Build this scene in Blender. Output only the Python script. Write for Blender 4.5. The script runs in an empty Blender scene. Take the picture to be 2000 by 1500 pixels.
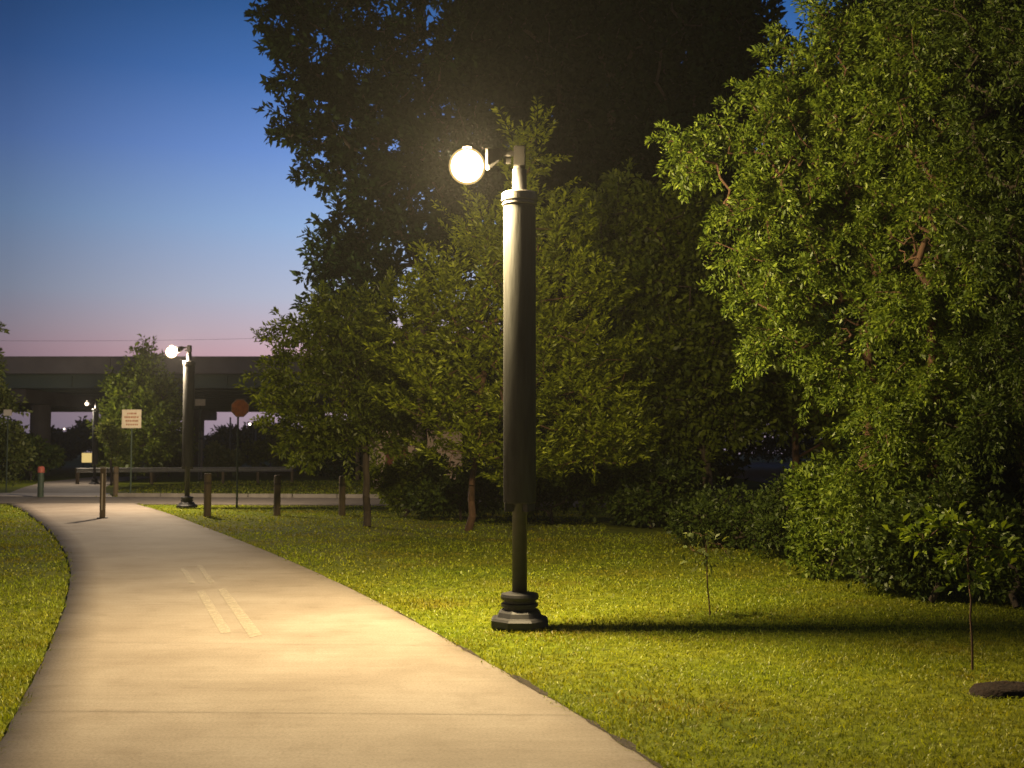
import bpy, bmesh, math, random
import numpy as np
from mathutils import Vector, Matrix

random.seed(7)
RNG = np.random.default_rng(11)
C = bpy.context.scene.collection
sc = bpy.context.scene

# ------------------------------------------------------------------ camera geometry
W, H, F = 2000.0, 1500.0, 2222.2
CAM_H = 1.65
PITCH = math.atan(125.0 / F)
cP, sP = math.cos(PITCH), math.sin(PITCH)


def at(px, py, Y):
    """photo pixel -> world point whose world y is Y"""
    u = (px - W / 2) / F
    v = (H / 2 - py) / F
    d = np.array([u, cP - sP * v, sP + cP * v])
    t = Y / d[1]
    return np.array([d[0] * t, Y, CAM_H + d[2] * t])


def gnd(px, py):
    u = (px - W / 2) / F
    v = (H / 2 - py) / F
    d = np.array([u, cP - sP * v, sP + cP * v])
    t = -CAM_H / d[2]
    return np.array([d[0] * t, d[1] * t, 0.0])


# ------------------------------------------------------------------ object helpers
def thing(name, label, cat, loc=(0, 0, 0), rotz=0.0, group=None):
    o = bpy.data.objects.new(name, None)
    C.objects.link(o)
    o.empty_display_size = 0.2
    o.location = loc
    o.rotation_euler = (0, 0, rotz)
    o['label'] = label
    o['category'] = cat
    if group:
        o['group'] = group
    return o


def tag(o, label, cat, group=None, kind=None):
    o['label'] = label
    o['category'] = cat
    if group:
        o['group'] = group
    if kind:
        o['kind'] = kind
    return o


def link_mesh(name, me, m, parent=None, smooth=False):
    if m is not None:
        me.materials.append(m)
    o = bpy.data.objects.new(name, me)
    C.objects.link(o)
    if parent is not None:
        o.parent = parent
    if smooth:
        me.polygons.foreach_set('use_smooth', [True] * len(me.polygons))
    return o


def obj(name, bm, m, parent=None, smooth=False):
    me = bpy.data.meshes.new(name)
    bm.to_mesh(me)
    bm.free()
    return link_mesh(name, me, m, parent, smooth)


def np_mesh(name, V, Fc):
    me = bpy.data.meshes.new(name)
    V = np.ascontiguousarray(V, dtype=np.float32)
    Fc = np.ascontiguousarray(Fc, dtype=np.int32)
    n, k = Fc.shape
    me.vertices.add(len(V))
    me.vertices.foreach_set('co', V.ravel())
    me.loops.add(n * k)
    me.loops.foreach_set('vertex_index', Fc.ravel())
    me.polygons.add(n)
    me.polygons.foreach_set('loop_start', np.arange(0, n * k, k, dtype=np.int32))
    me.polygons.foreach_set('loop_total', np.full(n, k, dtype=np.int32))
    me.update(calc_edges=True)
    return me


def add_box(bm, c, s, rot=None, bevel=0.0):
    r = bmesh.ops.create_cube(bm, size=1.0)
    vs = r['verts']
    M = Matrix.Translation(Vector(c)) @ (rot.to_4x4() if rot else Matrix.Identity(4)) @ Matrix.Diagonal((s[0], s[1], s[2], 1))
    bmesh.ops.transform(bm, matrix=M, verts=vs)
    if bevel > 0:
        es = list({e for v in vs for e in v.link_edges})
        bmesh.ops.bevel(bm, geom=es, offset=bevel, segments=2, affect='EDGES')


def add_lathe(bm, prof, seg=24, c=(0, 0, 0), phase=0.0, flute=None):
    """prof: list of (r, z) from bottom to top, closed at both ends"""
    rings = []
    for r, z in prof:
        ring = []
        for i in range(seg):
            a = phase + 2 * math.pi * i / seg
            rr = r
            if flute:
                rr = r * (1 - flute * (i % 2))
            ring.append(bm.verts.new((c[0] + rr * math.cos(a), c[1] + rr * math.sin(a), c[2] + z)))
        rings.append(ring)
    for a, b in zip(rings[:-1], rings[1:]):
        for i in range(seg):
            j = (i + 1) % seg
            bm.faces.new((a[i], a[j], b[j], b[i]))
    bm.faces.new(list(reversed(rings[0])))
    bm.faces.new(rings[-1])


def add_tube(bm, p0, p1, r0, r1=None, seg=10):
    r1 = r0 if r1 is None else r1
    p0, p1 = Vector(p0), Vector(p1)
    d = (p1 - p0).normalized()
    a = d.orthogonal().normalized()
    b = d.cross(a)
    A, B = [], []
    for i in range(seg):
        t = 2 * math.pi * i / seg
        o = a * math.cos(t) + b * math.sin(t)
        A.append(bm.verts.new(p0 + o * r0))
        B.append(bm.verts.new(p1 + o * r1))
    for i in range(seg):
        j = (i + 1) % seg
        bm.faces.new((A[i], A[j], B[j], B[i]))
    bm.faces.new(list(reversed(A)))
    bm.faces.new(B)


# ------------------------------------------------------------------ materials
def mat(name):
    m = bpy.data.materials.new(name)
    m.use_nodes = True
    nt = m.node_tree
    nt.nodes.clear()
    out = nt.nodes.new('ShaderNodeOutputMaterial')
    return m, nt, out


def N(nt, typ, **kw):
    n = nt.nodes.new(typ)
    for k, v in kw.items():
        setattr(n, k, v)
    return n


def ramp(nt, stops):
    r = nt.nodes.new('ShaderNodeValToRGB')
    el = r.color_ramp.elements
    while len(el) < len(stops):
        el.new(0.5)
    for e, (p, c) in zip(el, stops):
        e.position = p
        e.color = (*c, 1)
    return r


def pbr(name, col, rough=0.6, var=0.25, scale=8.0, metal=0.0, bump=0.0, bscale=60.0, spec=0.4, stretch=None, col2=None):
    m, nt, out = mat(name)
    L = nt.links
    b = N(nt, 'ShaderNodeBsdfPrincipled')
    b.inputs['Roughness'].default_value = rough
    b.inputs['Metallic'].default_value = metal
    b.inputs['Specular IOR Level'].default_value = spec
    tc = N(nt, 'ShaderNodeTexCoord')
    mp = N(nt, 'ShaderNodeMapping')
    if stretch:
        mp.inputs['Scale'].default_value = stretch
    L.new(tc.outputs['Object'], mp.inputs['Vector'])
    nz = N(nt, 'ShaderNodeTexNoise')
    nz.inputs['Scale'].default_value = scale
    nz.inputs['Detail'].default_value = 5
    L.new(mp.outputs['Vector'], nz.inputs['Vector'])
    c2 = col2 or tuple(min(1, c * (1 + var)) for c in col)
    r = ramp(nt, [(0.3, tuple(c * (1 - var) for c in col)), (0.7, c2)])
    L.new(nz.outputs['Fac'], r.inputs['Fac'])
    L.new(r.outputs['Color'], b.inputs['Base Color'])
    if bump:
        n2 = N(nt, 'ShaderNodeTexNoise')
        n2.inputs['Scale'].default_value = bscale
        n2.inputs['Detail'].default_value = 4
        L.new(mp.outputs['Vector'], n2.inputs['Vector'])
        bp = N(nt, 'ShaderNodeBump')
        bp.inputs['Strength'].default_value = bump
        bp.inputs['Distance'].default_value = 0.02
        L.new(n2.outputs['Fac'], bp.inputs['Height'])
        L.new(bp.outputs['Normal'], b.inputs['Normal'])
    L.new(b.outputs['BSDF'], out.inputs['Surface'])
    return m


def leaf_mat(name, c_lo, c_hi, trans=0.35, gloss=0.06):
    m, nt, out = mat(name)
    L = nt.links
    g = N(nt, 'ShaderNodeNewGeometry')
    r = ramp(nt, [(0.0, c_lo), (0.75, tuple((a + b) / 2 for a, b in zip(c_lo, c_hi))), (1.0, c_hi)])
    L.new(g.outputs['Random Per Island'], r.inputs['Fac'])
    d = N(nt, 'ShaderNodeBsdfDiffuse')
    t = N(nt, 'ShaderNodeBsdfTranslucent')
    L.new(r.outputs['Color'], d.inputs['Color'])
    mx = N(nt, 'ShaderNodeMixRGB', blend_type='MULTIPLY')
    mx.inputs['Fac'].default_value = 1
    mx.inputs['Color2'].default_value = (1.25, 1.15, 0.5, 1)
    L.new(r.outputs['Color'], mx.inputs['Color1'])
    L.new(mx.outputs['Color'], t.inputs['Color'])
    ms = N(nt, 'ShaderNodeMixShader')
    ms.inputs['Fac'].default_value = trans
    L.new(d.outputs['BSDF'], ms.inputs[1])
    L.new(t.outputs['BSDF'], ms.inputs[2])
    gl = N(nt, 'ShaderNodeBsdfGlossy')
    gl.inputs['Roughness'].default_value = 0.45
    gl.inputs['Color'].default_value = (0.8, 0.8, 0.8, 1)
    m2 = N(nt, 'ShaderNodeMixShader')
    m2.inputs['Fac'].default_value = gloss
    L.new(ms.outputs['Shader'], m2.inputs[1])
    L.new(gl.outputs['BSDF'], m2.inputs[2])
    L.new(m2.outputs['Shader'], out.inputs['Surface'])
    return m


def emit(name, col, s):
    m, nt, out = mat(name)
    e = N(nt, 'ShaderNodeEmission')
    e.inputs['Color'].default_value = (*col, 1)
    e.inputs['Strength'].default_value = s
    nt.links.new(e.outputs['Emission'], out.inputs['Surface'])
    return m


LAMP_COL = (1.0, 0.76, 0.40)
M = {}
M['pole'] = pbr('dark_bronze_paint', (0.022, 0.022, 0.024), 0.6, 0.2, 14, bump=0.05, bscale=90, spec=0.5)
M['black'] = pbr('matte_black_fixture', (0.014, 0.013, 0.012), 0.8, 0.2, 14, spec=0.1)
M['sleeve'] = pbr('grey_bronze_sleeve', (0.034, 0.035, 0.033), 0.85, 0.30, 16, bump=0.16, bscale=44, spec=0.2, stretch=(1, 1, 0.12))
M['cap'] = pbr('pale_sleeve_cap', (0.07, 0.067, 0.06), 0.45, 0.15, 12, spec=0.5)
M['bark'] = pbr('bark', (0.060, 0.045, 0.030), 0.9, 0.4, 12, bump=0.6, bscale=30, stretch=(1, 1, 0.25))
M['bark_brown'] = pbr('bark_brown', (0.10, 0.055, 0.030), 0.9, 0.35, 12, bump=0.5, bscale=30, stretch=(1, 1, 0.25))
M['wood'] = pbr('weathered_post_wood', (0.115, 0.085, 0.048), 0.85, 0.35, 10, bump=0.4, bscale=40, stretch=(1, 1, 0.12))
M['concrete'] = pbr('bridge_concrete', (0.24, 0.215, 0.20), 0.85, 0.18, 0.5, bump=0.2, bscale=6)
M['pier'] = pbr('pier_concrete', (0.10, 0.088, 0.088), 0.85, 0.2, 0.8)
M['steel_green'] = pbr('green_painted_girder', (0.105, 0.14, 0.115), 0.6, 0.15, 0.4)
M['under'] = pbr('deck_underside', (0.045, 0.042, 0.038), 0.9, 0.2, 0.5)
M['asphalt'] = pbr('asphalt', (0.115, 0.098, 0.08), 0.9, 0.2, 2.0, bump=0.3, bscale=60)
M['kerb'] = pbr('kerb_concrete', (0.20, 0.18, 0.15), 0.9, 0.2, 3)
M['ramp'] = pbr('pale_ramp_concrete', (0.48, 0.44, 0.40), 0.9, 0.15, 2)
M['galv'] = pbr('galvanised_steel', (0.40, 0.39, 0.36), 0.6, 0.15, 6, metal=0.0)
M['sign_back'] = pbr('sign_aluminium', (0.30, 0.30, 0.30), 0.5, 0.1, 8)
M['sign_white'] = pbr('sign_white_face', (0.52, 0.45, 0.33), 0.6, 0.1, 10)
M['sign_red'] = pbr('sign_orange_red_face', (0.52, 0.15, 0.03), 0.55, 0.2, 9)
M['sign_rim'] = pbr('sign_pale_rim', (0.32, 0.22, 0.15), 0.6, 0.2, 9)
M['sign_ink'] = pbr('sign_red_brown_ink', (0.26, 0.085, 0.035), 0.6, 0.3, 20)
M['tan_wall'] = pbr('tan_stucco', (0.62, 0.46, 0.32), 0.9, 0.12, 4)
M['door_red'] = pbr('brown_red_door', (0.20, 0.06, 0.03), 0.7, 0.2, 6)
M['roof'] = pbr('brown_roof', (0.10, 0.06, 0.045), 0.9, 0.2, 10)
M['cabinet'] = pbr('grey_blue_cabinet', (0.20, 0.20, 0.24), 0.6, 0.15, 5)
M['mulch'] = pbr('dark_mulch', (0.016, 0.008, 0.005), 0.95, 0.5, 18, bump=0.8, bscale=45)
M['soil'] = pbr('crumbled_soil', (0.036, 0.027, 0.016), 0.95, 0.5, 25, bump=0.6, bscale=60)
M['refl'] = pbr('red_reflector_band', (0.35, 0.09, 0.06), 0.5, 0.2, 9)
M['post_green'] = pbr('dark_green_post', (0.035, 0.055, 0.035), 0.6, 0.2, 9)
M['wire'] = pbr('wire_black', (0.03, 0.03, 0.035), 0.7, 0.1, 9)

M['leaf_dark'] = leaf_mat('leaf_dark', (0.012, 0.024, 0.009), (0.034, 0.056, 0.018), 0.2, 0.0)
M['leaf_mid'] = leaf_mat('leaf_mid', (0.065, 0.100, 0.008), (0.230, 0.280, 0.024), 0.35, 0.025)
M['leaf_lime'] = leaf_mat('leaf_lime', (0.110, 0.155, 0.007), (0.42, 0.48, 0.030), 0.4, 0.025)
M['leaf_vine'] = leaf_mat('leaf_vine', (0.060, 0.106, 0.009), (0.265, 0.345, 0.032), 0.35, 0.025)
M['leaf_deep'] = leaf_mat('leaf_deep', (0.034, 0.062, 0.009), (0.135, 0.185, 0.026), 0.3, 0.025)
M['leaf_pale'] = leaf_mat('leaf_pale', (0.10, 0.14, 0.035), (0.24, 0.27, 0.08), 0.4, 0.025)
M['blade'] = leaf_mat('grass_blade', (0.130, 0.190, 0.008), (0.450, 0.520, 0.022), 0.4, 0.03)


def straw_patches(m):
    nt = m.node_tree
    L = nt.links
    rp = [n for n in nt.nodes if n.type == 'VALTORGB'][0]
    outs = [l.to_socket for l in rp.outputs['Color'].links]
    tc = N(nt, 'ShaderNodeTexCoord')
    nz = N(nt, 'ShaderNodeTexNoise')
    nz.inputs['Scale'].default_value = 0.75
    nz.inputs['Detail'].default_value = 5
    L.new(tc.outputs['Object'], nz.inputs['Vector'])
    r2 = ramp(nt, [(0.40, (1, 1, 1)), (0.58, (0.92, 0.78, 0.9)), (0.72, (0.80, 0.52, 0.9))])
    L.new(nz.outputs['Fac'], r2.inputs['Fac'])
    mx = N(nt, 'ShaderNodeMixRGB', blend_type='MULTIPLY')
    mx.inputs['Fac'].default_value = 1
    L.new(rp.outputs['Color'], mx.inputs['Color1'])
    L.new(r2.outputs['Color'], mx.inputs['Color2'])
    for o in outs:
        L.new(mx.outputs['Color'], o)


straw_patches(M['blade'])


def lens_mat():
    m, nt, out = mat('lamp_lens_glow')
    e = N(nt, 'ShaderNodeEmission')
    e.inputs['Color'].default_value = (*LAMP_COL, 1)
    e.inputs['Strength'].default_value = 14.0
    nt.links.new(e.outputs['Emission'], out.inputs['Surface'])
    return m


M['lens'] = lens_mat()


def halo_mat(name, col, strength, clear):
    m, nt, out = mat(name)
    e = N(nt, 'ShaderNodeEmission')
    e.inputs['Color'].default_value = (*col, 1)
    e.inputs['Strength'].default_value = strength
    t = N(nt, 'ShaderNodeBsdfTransparent')
    ms = N(nt, 'ShaderNodeMixShader')
    ms.inputs['Fac'].default_value = clear
    nt.links.new(e.outputs['Emission'], ms.inputs[1])
    nt.links.new(t.outputs['BSDF'], ms.inputs[2])
    nt.links.new(ms.outputs['Shader'], out.inputs['Surface'])
    return m


M['halo_shell'] = halo_mat('halo_shell_glow', (1.0, 0.68, 0.26), 1.0, 0.55)  # glow colour stands in for the glare halo round the lens

M['lens_far'] = emit('lamp_lens_cool', (1.0, 0.86, 0.72), 12.0)
M['lens_third'] = emit('lamp_lens_third', (1.0, 0.84, 0.64), 8.0)
M['lens_mid'] = emit('lamp_lens_mid', (1.0, 0.78, 0.52), 12.0)
M['lit_sign'] = emit('backlit_yellow_panel', (1.0, 0.72, 0.26), 0.75)


def ground_mat():
    m, nt, out = mat('ground_turf')
    L = nt.links
    b = N(nt, 'ShaderNodeBsdfPrincipled')
    b.inputs['Roughness'].default_value = 0.95
    b.inputs['Specular IOR Level'].default_value = 0.1
    tc = N(nt, 'ShaderNodeTexCoord')
    n1 = N(nt, 'ShaderNodeTexNoise')
    n1.inputs['Scale'].default_value = 0.55
    n1.inputs['Detail'].default_value = 6
    n2 = N(nt, 'ShaderNodeTexNoise')
    n2.inputs['Scale'].default_value = 9
    n2.inputs['Detail'].default_value = 8
    L.new(tc.outputs['Object'], n1.inputs['Vector'])
    L.new(tc.outputs['Object'], n2.inputs['Vector'])
    r1 = ramp(nt, [(0.35, (0.110, 0.145, 0.008)), (0.62, (0.150, 0.165, 0.012)), (0.75, (0.140, 0.105, 0.014))])
    r2 = ramp(nt, [(0.3, (0.45, 0.45, 0.45)), (0.7, (1.25, 1.25, 1.25))])
    L.new(n1.outputs['Fac'], r1.inputs['Fac'])
    L.new(n2.outputs['Fac'], r2.inputs['Fac'])
    mx = N(nt, 'ShaderNodeMixRGB', blend_type='MULTIPLY')
    mx.inputs['Fac'].default_value = 1
    L.new(r1.outputs['Color'], mx.inputs['Color1'])
    L.new(r2.outputs['Color'], mx.inputs['Color2'])
    L.new(mx.outputs['Color'], b.inputs['Base Color'])
    bp = N(nt, 'ShaderNodeBump')
    bp.inputs['Strength'].default_value = 0.6
    bp.inputs['Distance'].default_value = 0.05
    L.new(n2.outputs['Fac'], bp.inputs['Height'])
    L.new(bp.outputs['Normal'], b.inputs['Normal'])
    L.new(b.outputs['BSDF'], out.inputs['Surface'])
    return m


def path_mat():
    m, nt, out = mat('trail_concrete')
    L = nt.links
    b = N(nt, 'ShaderNodeBsdfPrincipled')
    b.inputs['Roughness'].default_value = 0.8
    b.inputs['Specular IOR Level'].default_value = 0.3
    tc = N(nt, 'ShaderNodeTexCoord')
    big = N(nt, 'ShaderNodeTexNoise')
    big.inputs['Scale'].default_value = 0.9
    big.inputs['Detail'].default_value = 6
    big.inputs['Roughness'].default_value = 0.6
    L.new(tc.outputs['Object'], big.inputs['Vector'])
    rb = ramp(nt, [(0.28, (0.230, 0.190, 0.150)), (0.50, (0.290, 0.246, 0.202)), (0.72, (0.345, 0.300, 0.255))])
    L.new(big.outputs['Fac'], rb.inputs['Fac'])
    # broom marks across the walk
    mp = N(nt, 'ShaderNodeMapping')
    mp.inputs['Rotation'].default_value = (0, 0, math.radians(16))
    mp.inputs['Scale'].default_value = (0.35, 6.0, 1)
    L.new(tc.outputs['Object'], mp.inputs['Vector'])
    st = N(nt, 'ShaderNodeTexNoise')
    st.inputs['Scale'].default_value = 2.6
    st.inputs['Detail'].default_value = 6
    L.new(mp.outputs['Vector'], st.inputs['Vector'])
    rs = ramp(nt, [(0.3, (0.82, 0.80, 0.78)), (0.7, (1.12, 1.12, 1.12))])
    L.new(st.outputs['Fac'], rs.inputs['Fac'])
    m1 = N(nt, 'ShaderNodeMixRGB', blend_type='MULTIPLY')
    m1.inputs['Fac'].default_value = 0.4
    L.new(rb.outputs['Color'], m1.inputs['Color1'])
    L.new(rs.outputs['Color'], m1.inputs['Color2'])
    fine = N(nt, 'ShaderNodeTexNoise')
    fine.inputs['Scale'].default_value = 52
    fine.inputs['Detail'].default_value = 6
    fine.inputs['Roughness'].default_value = 0.75
    L.new(tc.outputs['Object'], fine.inputs['Vector'])
    rf = ramp(nt, [(0.34, (0.68, 0.66, 0.64)), (0.5, (1.0, 1.0, 1.0)), (0.66, (1.2, 1.2, 1.2))])
    L.new(fine.outputs['Fac'], rf.inputs['Fac'])
    m2 = N(nt, 'ShaderNodeMixRGB', blend_type='MULTIPLY')
    m2.inputs['Fac'].default_value = 0.8
    L.new(m1.outputs['Color'], m2.inputs['Color1'])
    L.new(rf.outputs['Color'], m2.inputs['Color2'])
    sn = N(nt, 'ShaderNodeTexNoise')
    sn.inputs['Scale'].default_value = 2.3
    sn.inputs['Detail'].default_value = 9
    sn.inputs['Roughness'].default_value = 0.68
    sn.inputs['Distortion'].default_value = 0.1
    L.new(tc.outputs['Object'], sn.inputs['Vector'])
    rn = ramp(nt, [(0.34, (0.74, 0.71, 0.67)), (0.47, (1, 1, 1)), (0.62, (1, 1, 1)), (0.74, (1.14, 1.13, 1.12))])
    L.new(sn.outputs['Fac'], rn.inputs['Fac'])
    m3 = N(nt, 'ShaderNodeMixRGB', blend_type='MULTIPLY')
    m3.inputs['Fac'].default_value = 0.5
    L.new(m2.outputs['Color'], m3.inputs['Color1'])
    L.new(rn.outputs['Color'], m3.inputs['Color2'])
    L.new(m3.outputs['Color'], b.inputs['Base Color'])
    bp = N(nt, 'ShaderNodeBump')
    bp.inputs['Strength'].default_value = 0.35
    bp.inputs['Distance'].default_value = 0.012
    L.new(fine.outputs['Fac'], bp.inputs['Height'])
    L.new(bp.outputs['Normal'], b.inputs['Normal'])
    L.new(b.outputs['BSDF'], out.inputs['Surface'])
    return m


def mark_mat():
    """worn paint: holes of bare concrete let through by a transparent mix"""
    m, nt, out = mat('worn_line_paint')
    L = nt.links
    d = N(nt, 'ShaderNodeBsdfPrincipled')
    d.inputs['Base Color'].default_value = (0.52, 0.46, 0.35, 1)
    d.inputs['Roughness'].default_value = 0.7
    t = N(nt, 'ShaderNodeBsdfTransparent')
    tc = N(nt, 'ShaderNodeTexCoord')
    nz = N(nt, 'ShaderNodeTexNoise')
    nz.inputs['Scale'].default_value = 16
    nz.inputs['Detail'].default_value = 8
    nz.inputs['Roughness'].default_value = 0.7
    L.new(tc.outputs['Object'], nz.inputs['Vector'])
    r = ramp(nt, [(0.32, (0.08, 0.08, 0.08)), (0.60, (0.55, 0.55, 0.55))])
    L.new(nz.outputs['Fac'], r.inputs['Fac'])
    ms = N(nt, 'ShaderNodeMixShader')
    L.new(r.outputs['Color'], ms.inputs['Fac'])
    L.new(t.outputs['BSDF'], ms.inputs[1])
    L.new(d.outputs['BSDF'], ms.inputs[2])
    L.new(ms.outputs['Shader'], out.inputs['Surface'])
    return m


M['ground'] = ground_mat()
M['path'] = path_mat()
M['mark'] = mark_mat()

# ------------------------------------------------------------------ world: dusk sky
wd = bpy.data.worlds.new('World')
sc.world = wd
wd.use_nodes = True
nt = wd.node_tree
nt.nodes.clear()
L = nt.links
wout = N(nt, 'ShaderNodeOutputWorld')
bg = N(nt, 'ShaderNodeBackground')
tc = N(nt, 'ShaderNodeTexCoord')
sx = N(nt, 'ShaderNodeSeparateXYZ')
L.new(tc.outputs['Generated'], sx.inputs['Vector'])
# elevation ramp on z = sin(elevation)
er = ramp(nt, [
    (0.00, (0.40, 0.32, 0.40)),
    (0.045, (0.52, 0.37, 0.44)),
    (0.080, (0.74, 0.46, 0.52)),
    (0.100, (0.66, 0.52, 0.60)),
    (0.130, (0.52, 0.56, 0.72)),
    (0.19, (0.32, 0.49, 0.80)),
    (0.25, (0.165, 0.32, 0.74)),
    (0.31, (0.060, 0.185, 0.52)),
    (0.37, (0.018, 0.100, 0.31)),
    (0.55, (0.018, 0.045, 0.12)),
    (1.00, (0.018, 0.030, 0.065)),
])
L.new(sx.outputs['Z'], er.inputs['Fac'])
# azimuth falloff away from the afterglow (ahead, a little right), deepened to imitate lens vignetting
nrm = N(nt, 'ShaderNodeVectorMath', operation='DOT_PRODUCT')
flat = N(nt, 'ShaderNodeCombineXYZ')
L.new(sx.outputs['X'], flat.inputs['X'])
L.new(sx.outputs['Y'], flat.inputs['Y'])
nn = N(nt, 'ShaderNodeVectorMath', operation='NORMALIZE')
L.new(flat.outputs['Vector'], nn.inputs[0])
AZ = math.radians(4)
L.new(nn.outputs['Vector'], nrm.inputs[0])
nrm.inputs[1].default_value = (math.sin(AZ), math.cos(AZ), 0)
mr = N(nt, 'ShaderNodeMapRange')
mr.inputs['From Min'].default_value = -1
mr.inputs['From Max'].default_value = 1
L.new(nrm.outputs['Value'], mr.inputs['Value'])
ar = ramp(nt, [(0.0, (0.16, 0.18, 0.22)), (0.6, (0.22, 0.25, 0.3)), (0.86, (0.30, 0.32, 0.36)), (0.94, (0.34, 0.37, 0.40)), (0.965, (0.66, 0.67, 0.69)), (0.985, (0.90, 0.91, 0.92)), (1.0, (1.0, 1.0, 1.0))])
L.new(mr.outputs['Result'], ar.inputs['Fac'])
mm = N(nt, 'ShaderNodeMixRGB', blend_type='MULTIPLY')
mm.inputs['Fac'].default_value = 1
L.new(er.outputs['Color'], mm.inputs['Color1'])
L.new(ar.outputs['Color'], mm.inputs['Color2'])
sky = N(nt, 'ShaderNodeTexSky')
sky.sky_type = 'NISHITA'
sky.sun_disc = False
sky.sun_elevation = math.radians(-3)
sky.sun_rotation = AZ
ad = N(nt, 'ShaderNodeMixRGB', blend_type='ADD')
ad.inputs['Fac'].default_value = 0.03
L.new(mm.outputs['Color'], ad.inputs['Color1'])
L.new(sky.outputs['Color'], ad.inputs['Color2'])
L.new(ad.outputs['Color'], bg.inputs['Color'])
bg.inputs['Strength'].default_value = 1.0
L.new(bg.outputs['Background'], wout.inputs['Surface'])

# ------------------------------------------------------------------ ground, path, road
def struct(o):
    o['kind'] = 'structure'
    return o


def catmull(P, n=8):
    P = np.array(P)
    Q = np.vstack([2 * P[0] - P[1], P, 2 * P[-1] - P[-2]])
    out = []
    for i in range(1, len(Q) - 2):
        for t in np.linspace(0, 1, n, endpoint=False):
            a, b, c, d = Q[i - 1], Q[i], Q[i + 1], Q[i + 2]
            out.append(0.5 * ((2 * b) + (c - a) * t + (2 * a - 5 * b + 4 * c - d) * t * t + (3 * b - a - 3 * c + d) * t ** 3))
    out.append(P[-1])
    return np.array(out)


# undulating turf sheet reaching the horizon
def make_ground():
    xs = np.concatenate([np.linspace(-260, -60, 14, endpoint=False), np.linspace(-60, 60, 121), np.linspace(60, 260, 15)[1:]])
    ys = np.concatenate([np.linspace(-30, -6, 8, endpoint=False), np.linspace(-6, 70, 90), np.linspace(70, 320, 20)[1:]])
    X, Y = np.meshgrid(xs, ys)
    Z = np.zeros_like(X) - 0.03
    V = np.stack([X.ravel(), Y.ravel(), Z.ravel()], 1)
    nx, ny = len(xs), len(ys)
    i = np.arange(nx - 1)
    j = np.arange(ny - 1)
    I, J = np.meshgrid(i, j)
    a = (J * nx + I).ravel()
    return np_mesh('ground', V, np.stack([a, a + 1, a + nx + 1, a + nx], 1))


struct(link_mesh('ground', make_ground(), M['ground']))

R_px = [(1302, 1500), (1277, 1481), (1225, 1446), (1155, 1404), (1085, 1366), (1015, 1331), (945, 1289), (896, 1261), (826, 1224),
        (770, 1189), (700, 1157), (612, 1115), (540, 1084), (468, 1055), (378, 1021), (324, 1001), (262, 983)]
L_px = [(-6, 1487), (32, 1385), (60, 1335), (90, 1277), (112, 1230), (132, 1165), (139, 1111), (126, 1075), (104, 1042), (76, 1018), (43, 995), (14, 983)]
R_w = [np.array(p, float) for p in [(2.9, -4, 0), (2.1, 0, 0), (1.35, 3.6, 0)]] + [gnd(*p) for p in R_px]
L_w = [np.array(p, float) for p in [(-0.8, -4, 0), (-1.55, 0, 0), (-2.25, 3.6, 0)]] + [gnd(*p) for p in L_px]
Rc, Lc = catmull(R_w), catmull(L_w)


def resample(P, n):
    s = np.concatenate([[0], np.cumsum(np.linalg.norm(np.diff(P, axis=0), axis=1))])
    t = np.linspace(0, s[-1], n)
    return np.stack([np.interp(t, s, P[:, k]) for k in range(3)], 1)


NP_ = 140
Rr, Lr = resample(Rc, NP_), resample(Lc, NP_)


def smooth(P, n=10):
    P = P.copy()
    for _ in range(n):
        P[1:-1] = 0.25 * P[:-2] + 0.5 * P[1:-1] + 0.25 * P[2:]
    return P


Rr, Lr = smooth(Rr, 40), smooth(Lr, 25)
Rc, Lc = Rr, Lr


def make_path():
    rows = []
    nc = 9
    for i in range(NP_):
        for k in range(nc):
            t = k / (nc - 1)
            p = Lr[i] * (1 - t) + Rr[i] * t
            rows.append((p[0], p[1], 0.0))
    V = np.array(rows)
    # soft crumbled edge
    jit = RNG.normal(0, 0.005, (NP_, 2))
    V = V.reshape(NP_, nc, 3)
    V[:, 0, 0] += jit[:, 0]
    V[:, -1, 0] += jit[:, 1]
    # side skirts down to the turf
    sk0 = V[:, :1].copy(); sk0[:, :, 2] = -0.04
    sk1 = V[:, -1:].copy(); sk1[:, :, 2] = -0.04
    V = np.concatenate([sk0, V, sk1], 1)
    n2 = nc + 2
    V = V.reshape(-1, 3)
    Fc = []
    for i in range(NP_ - 1):
        for k in range(n2 - 1):
            a = i * n2 + k
            Fc.append((a, a + 1, a + n2 + 1, a + n2))
    return np_mesh('path', V, np.array(Fc))


struct(link_mesh('path', make_path(), M['path']))

# saw-cut joints across the walk, thin dark lines set in the surface
M['joint'] = pbr('dark_joint', (0.21, 0.175, 0.14), 0.95, 0.3, 20)
bm = bmesh.new()
for i in range(12, NP_ - 3, 9):
    a, b = Lr[i], Rr[i]
    d = (b - a) / np.linalg.norm(b - a)
    nrm_ = np.array([-d[1], d[0], 0]) * 0.003
    q = [a + d * 0.04 - nrm_, b - d * 0.04 - nrm_, b - d * 0.04 + nrm_, a + d * 0.04 + nrm_]
    bm.faces.new([bm.verts.new((p[0], p[1], 0.004)) for p in q])
struct(obj('path_joints', bm, M['joint']))

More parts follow.
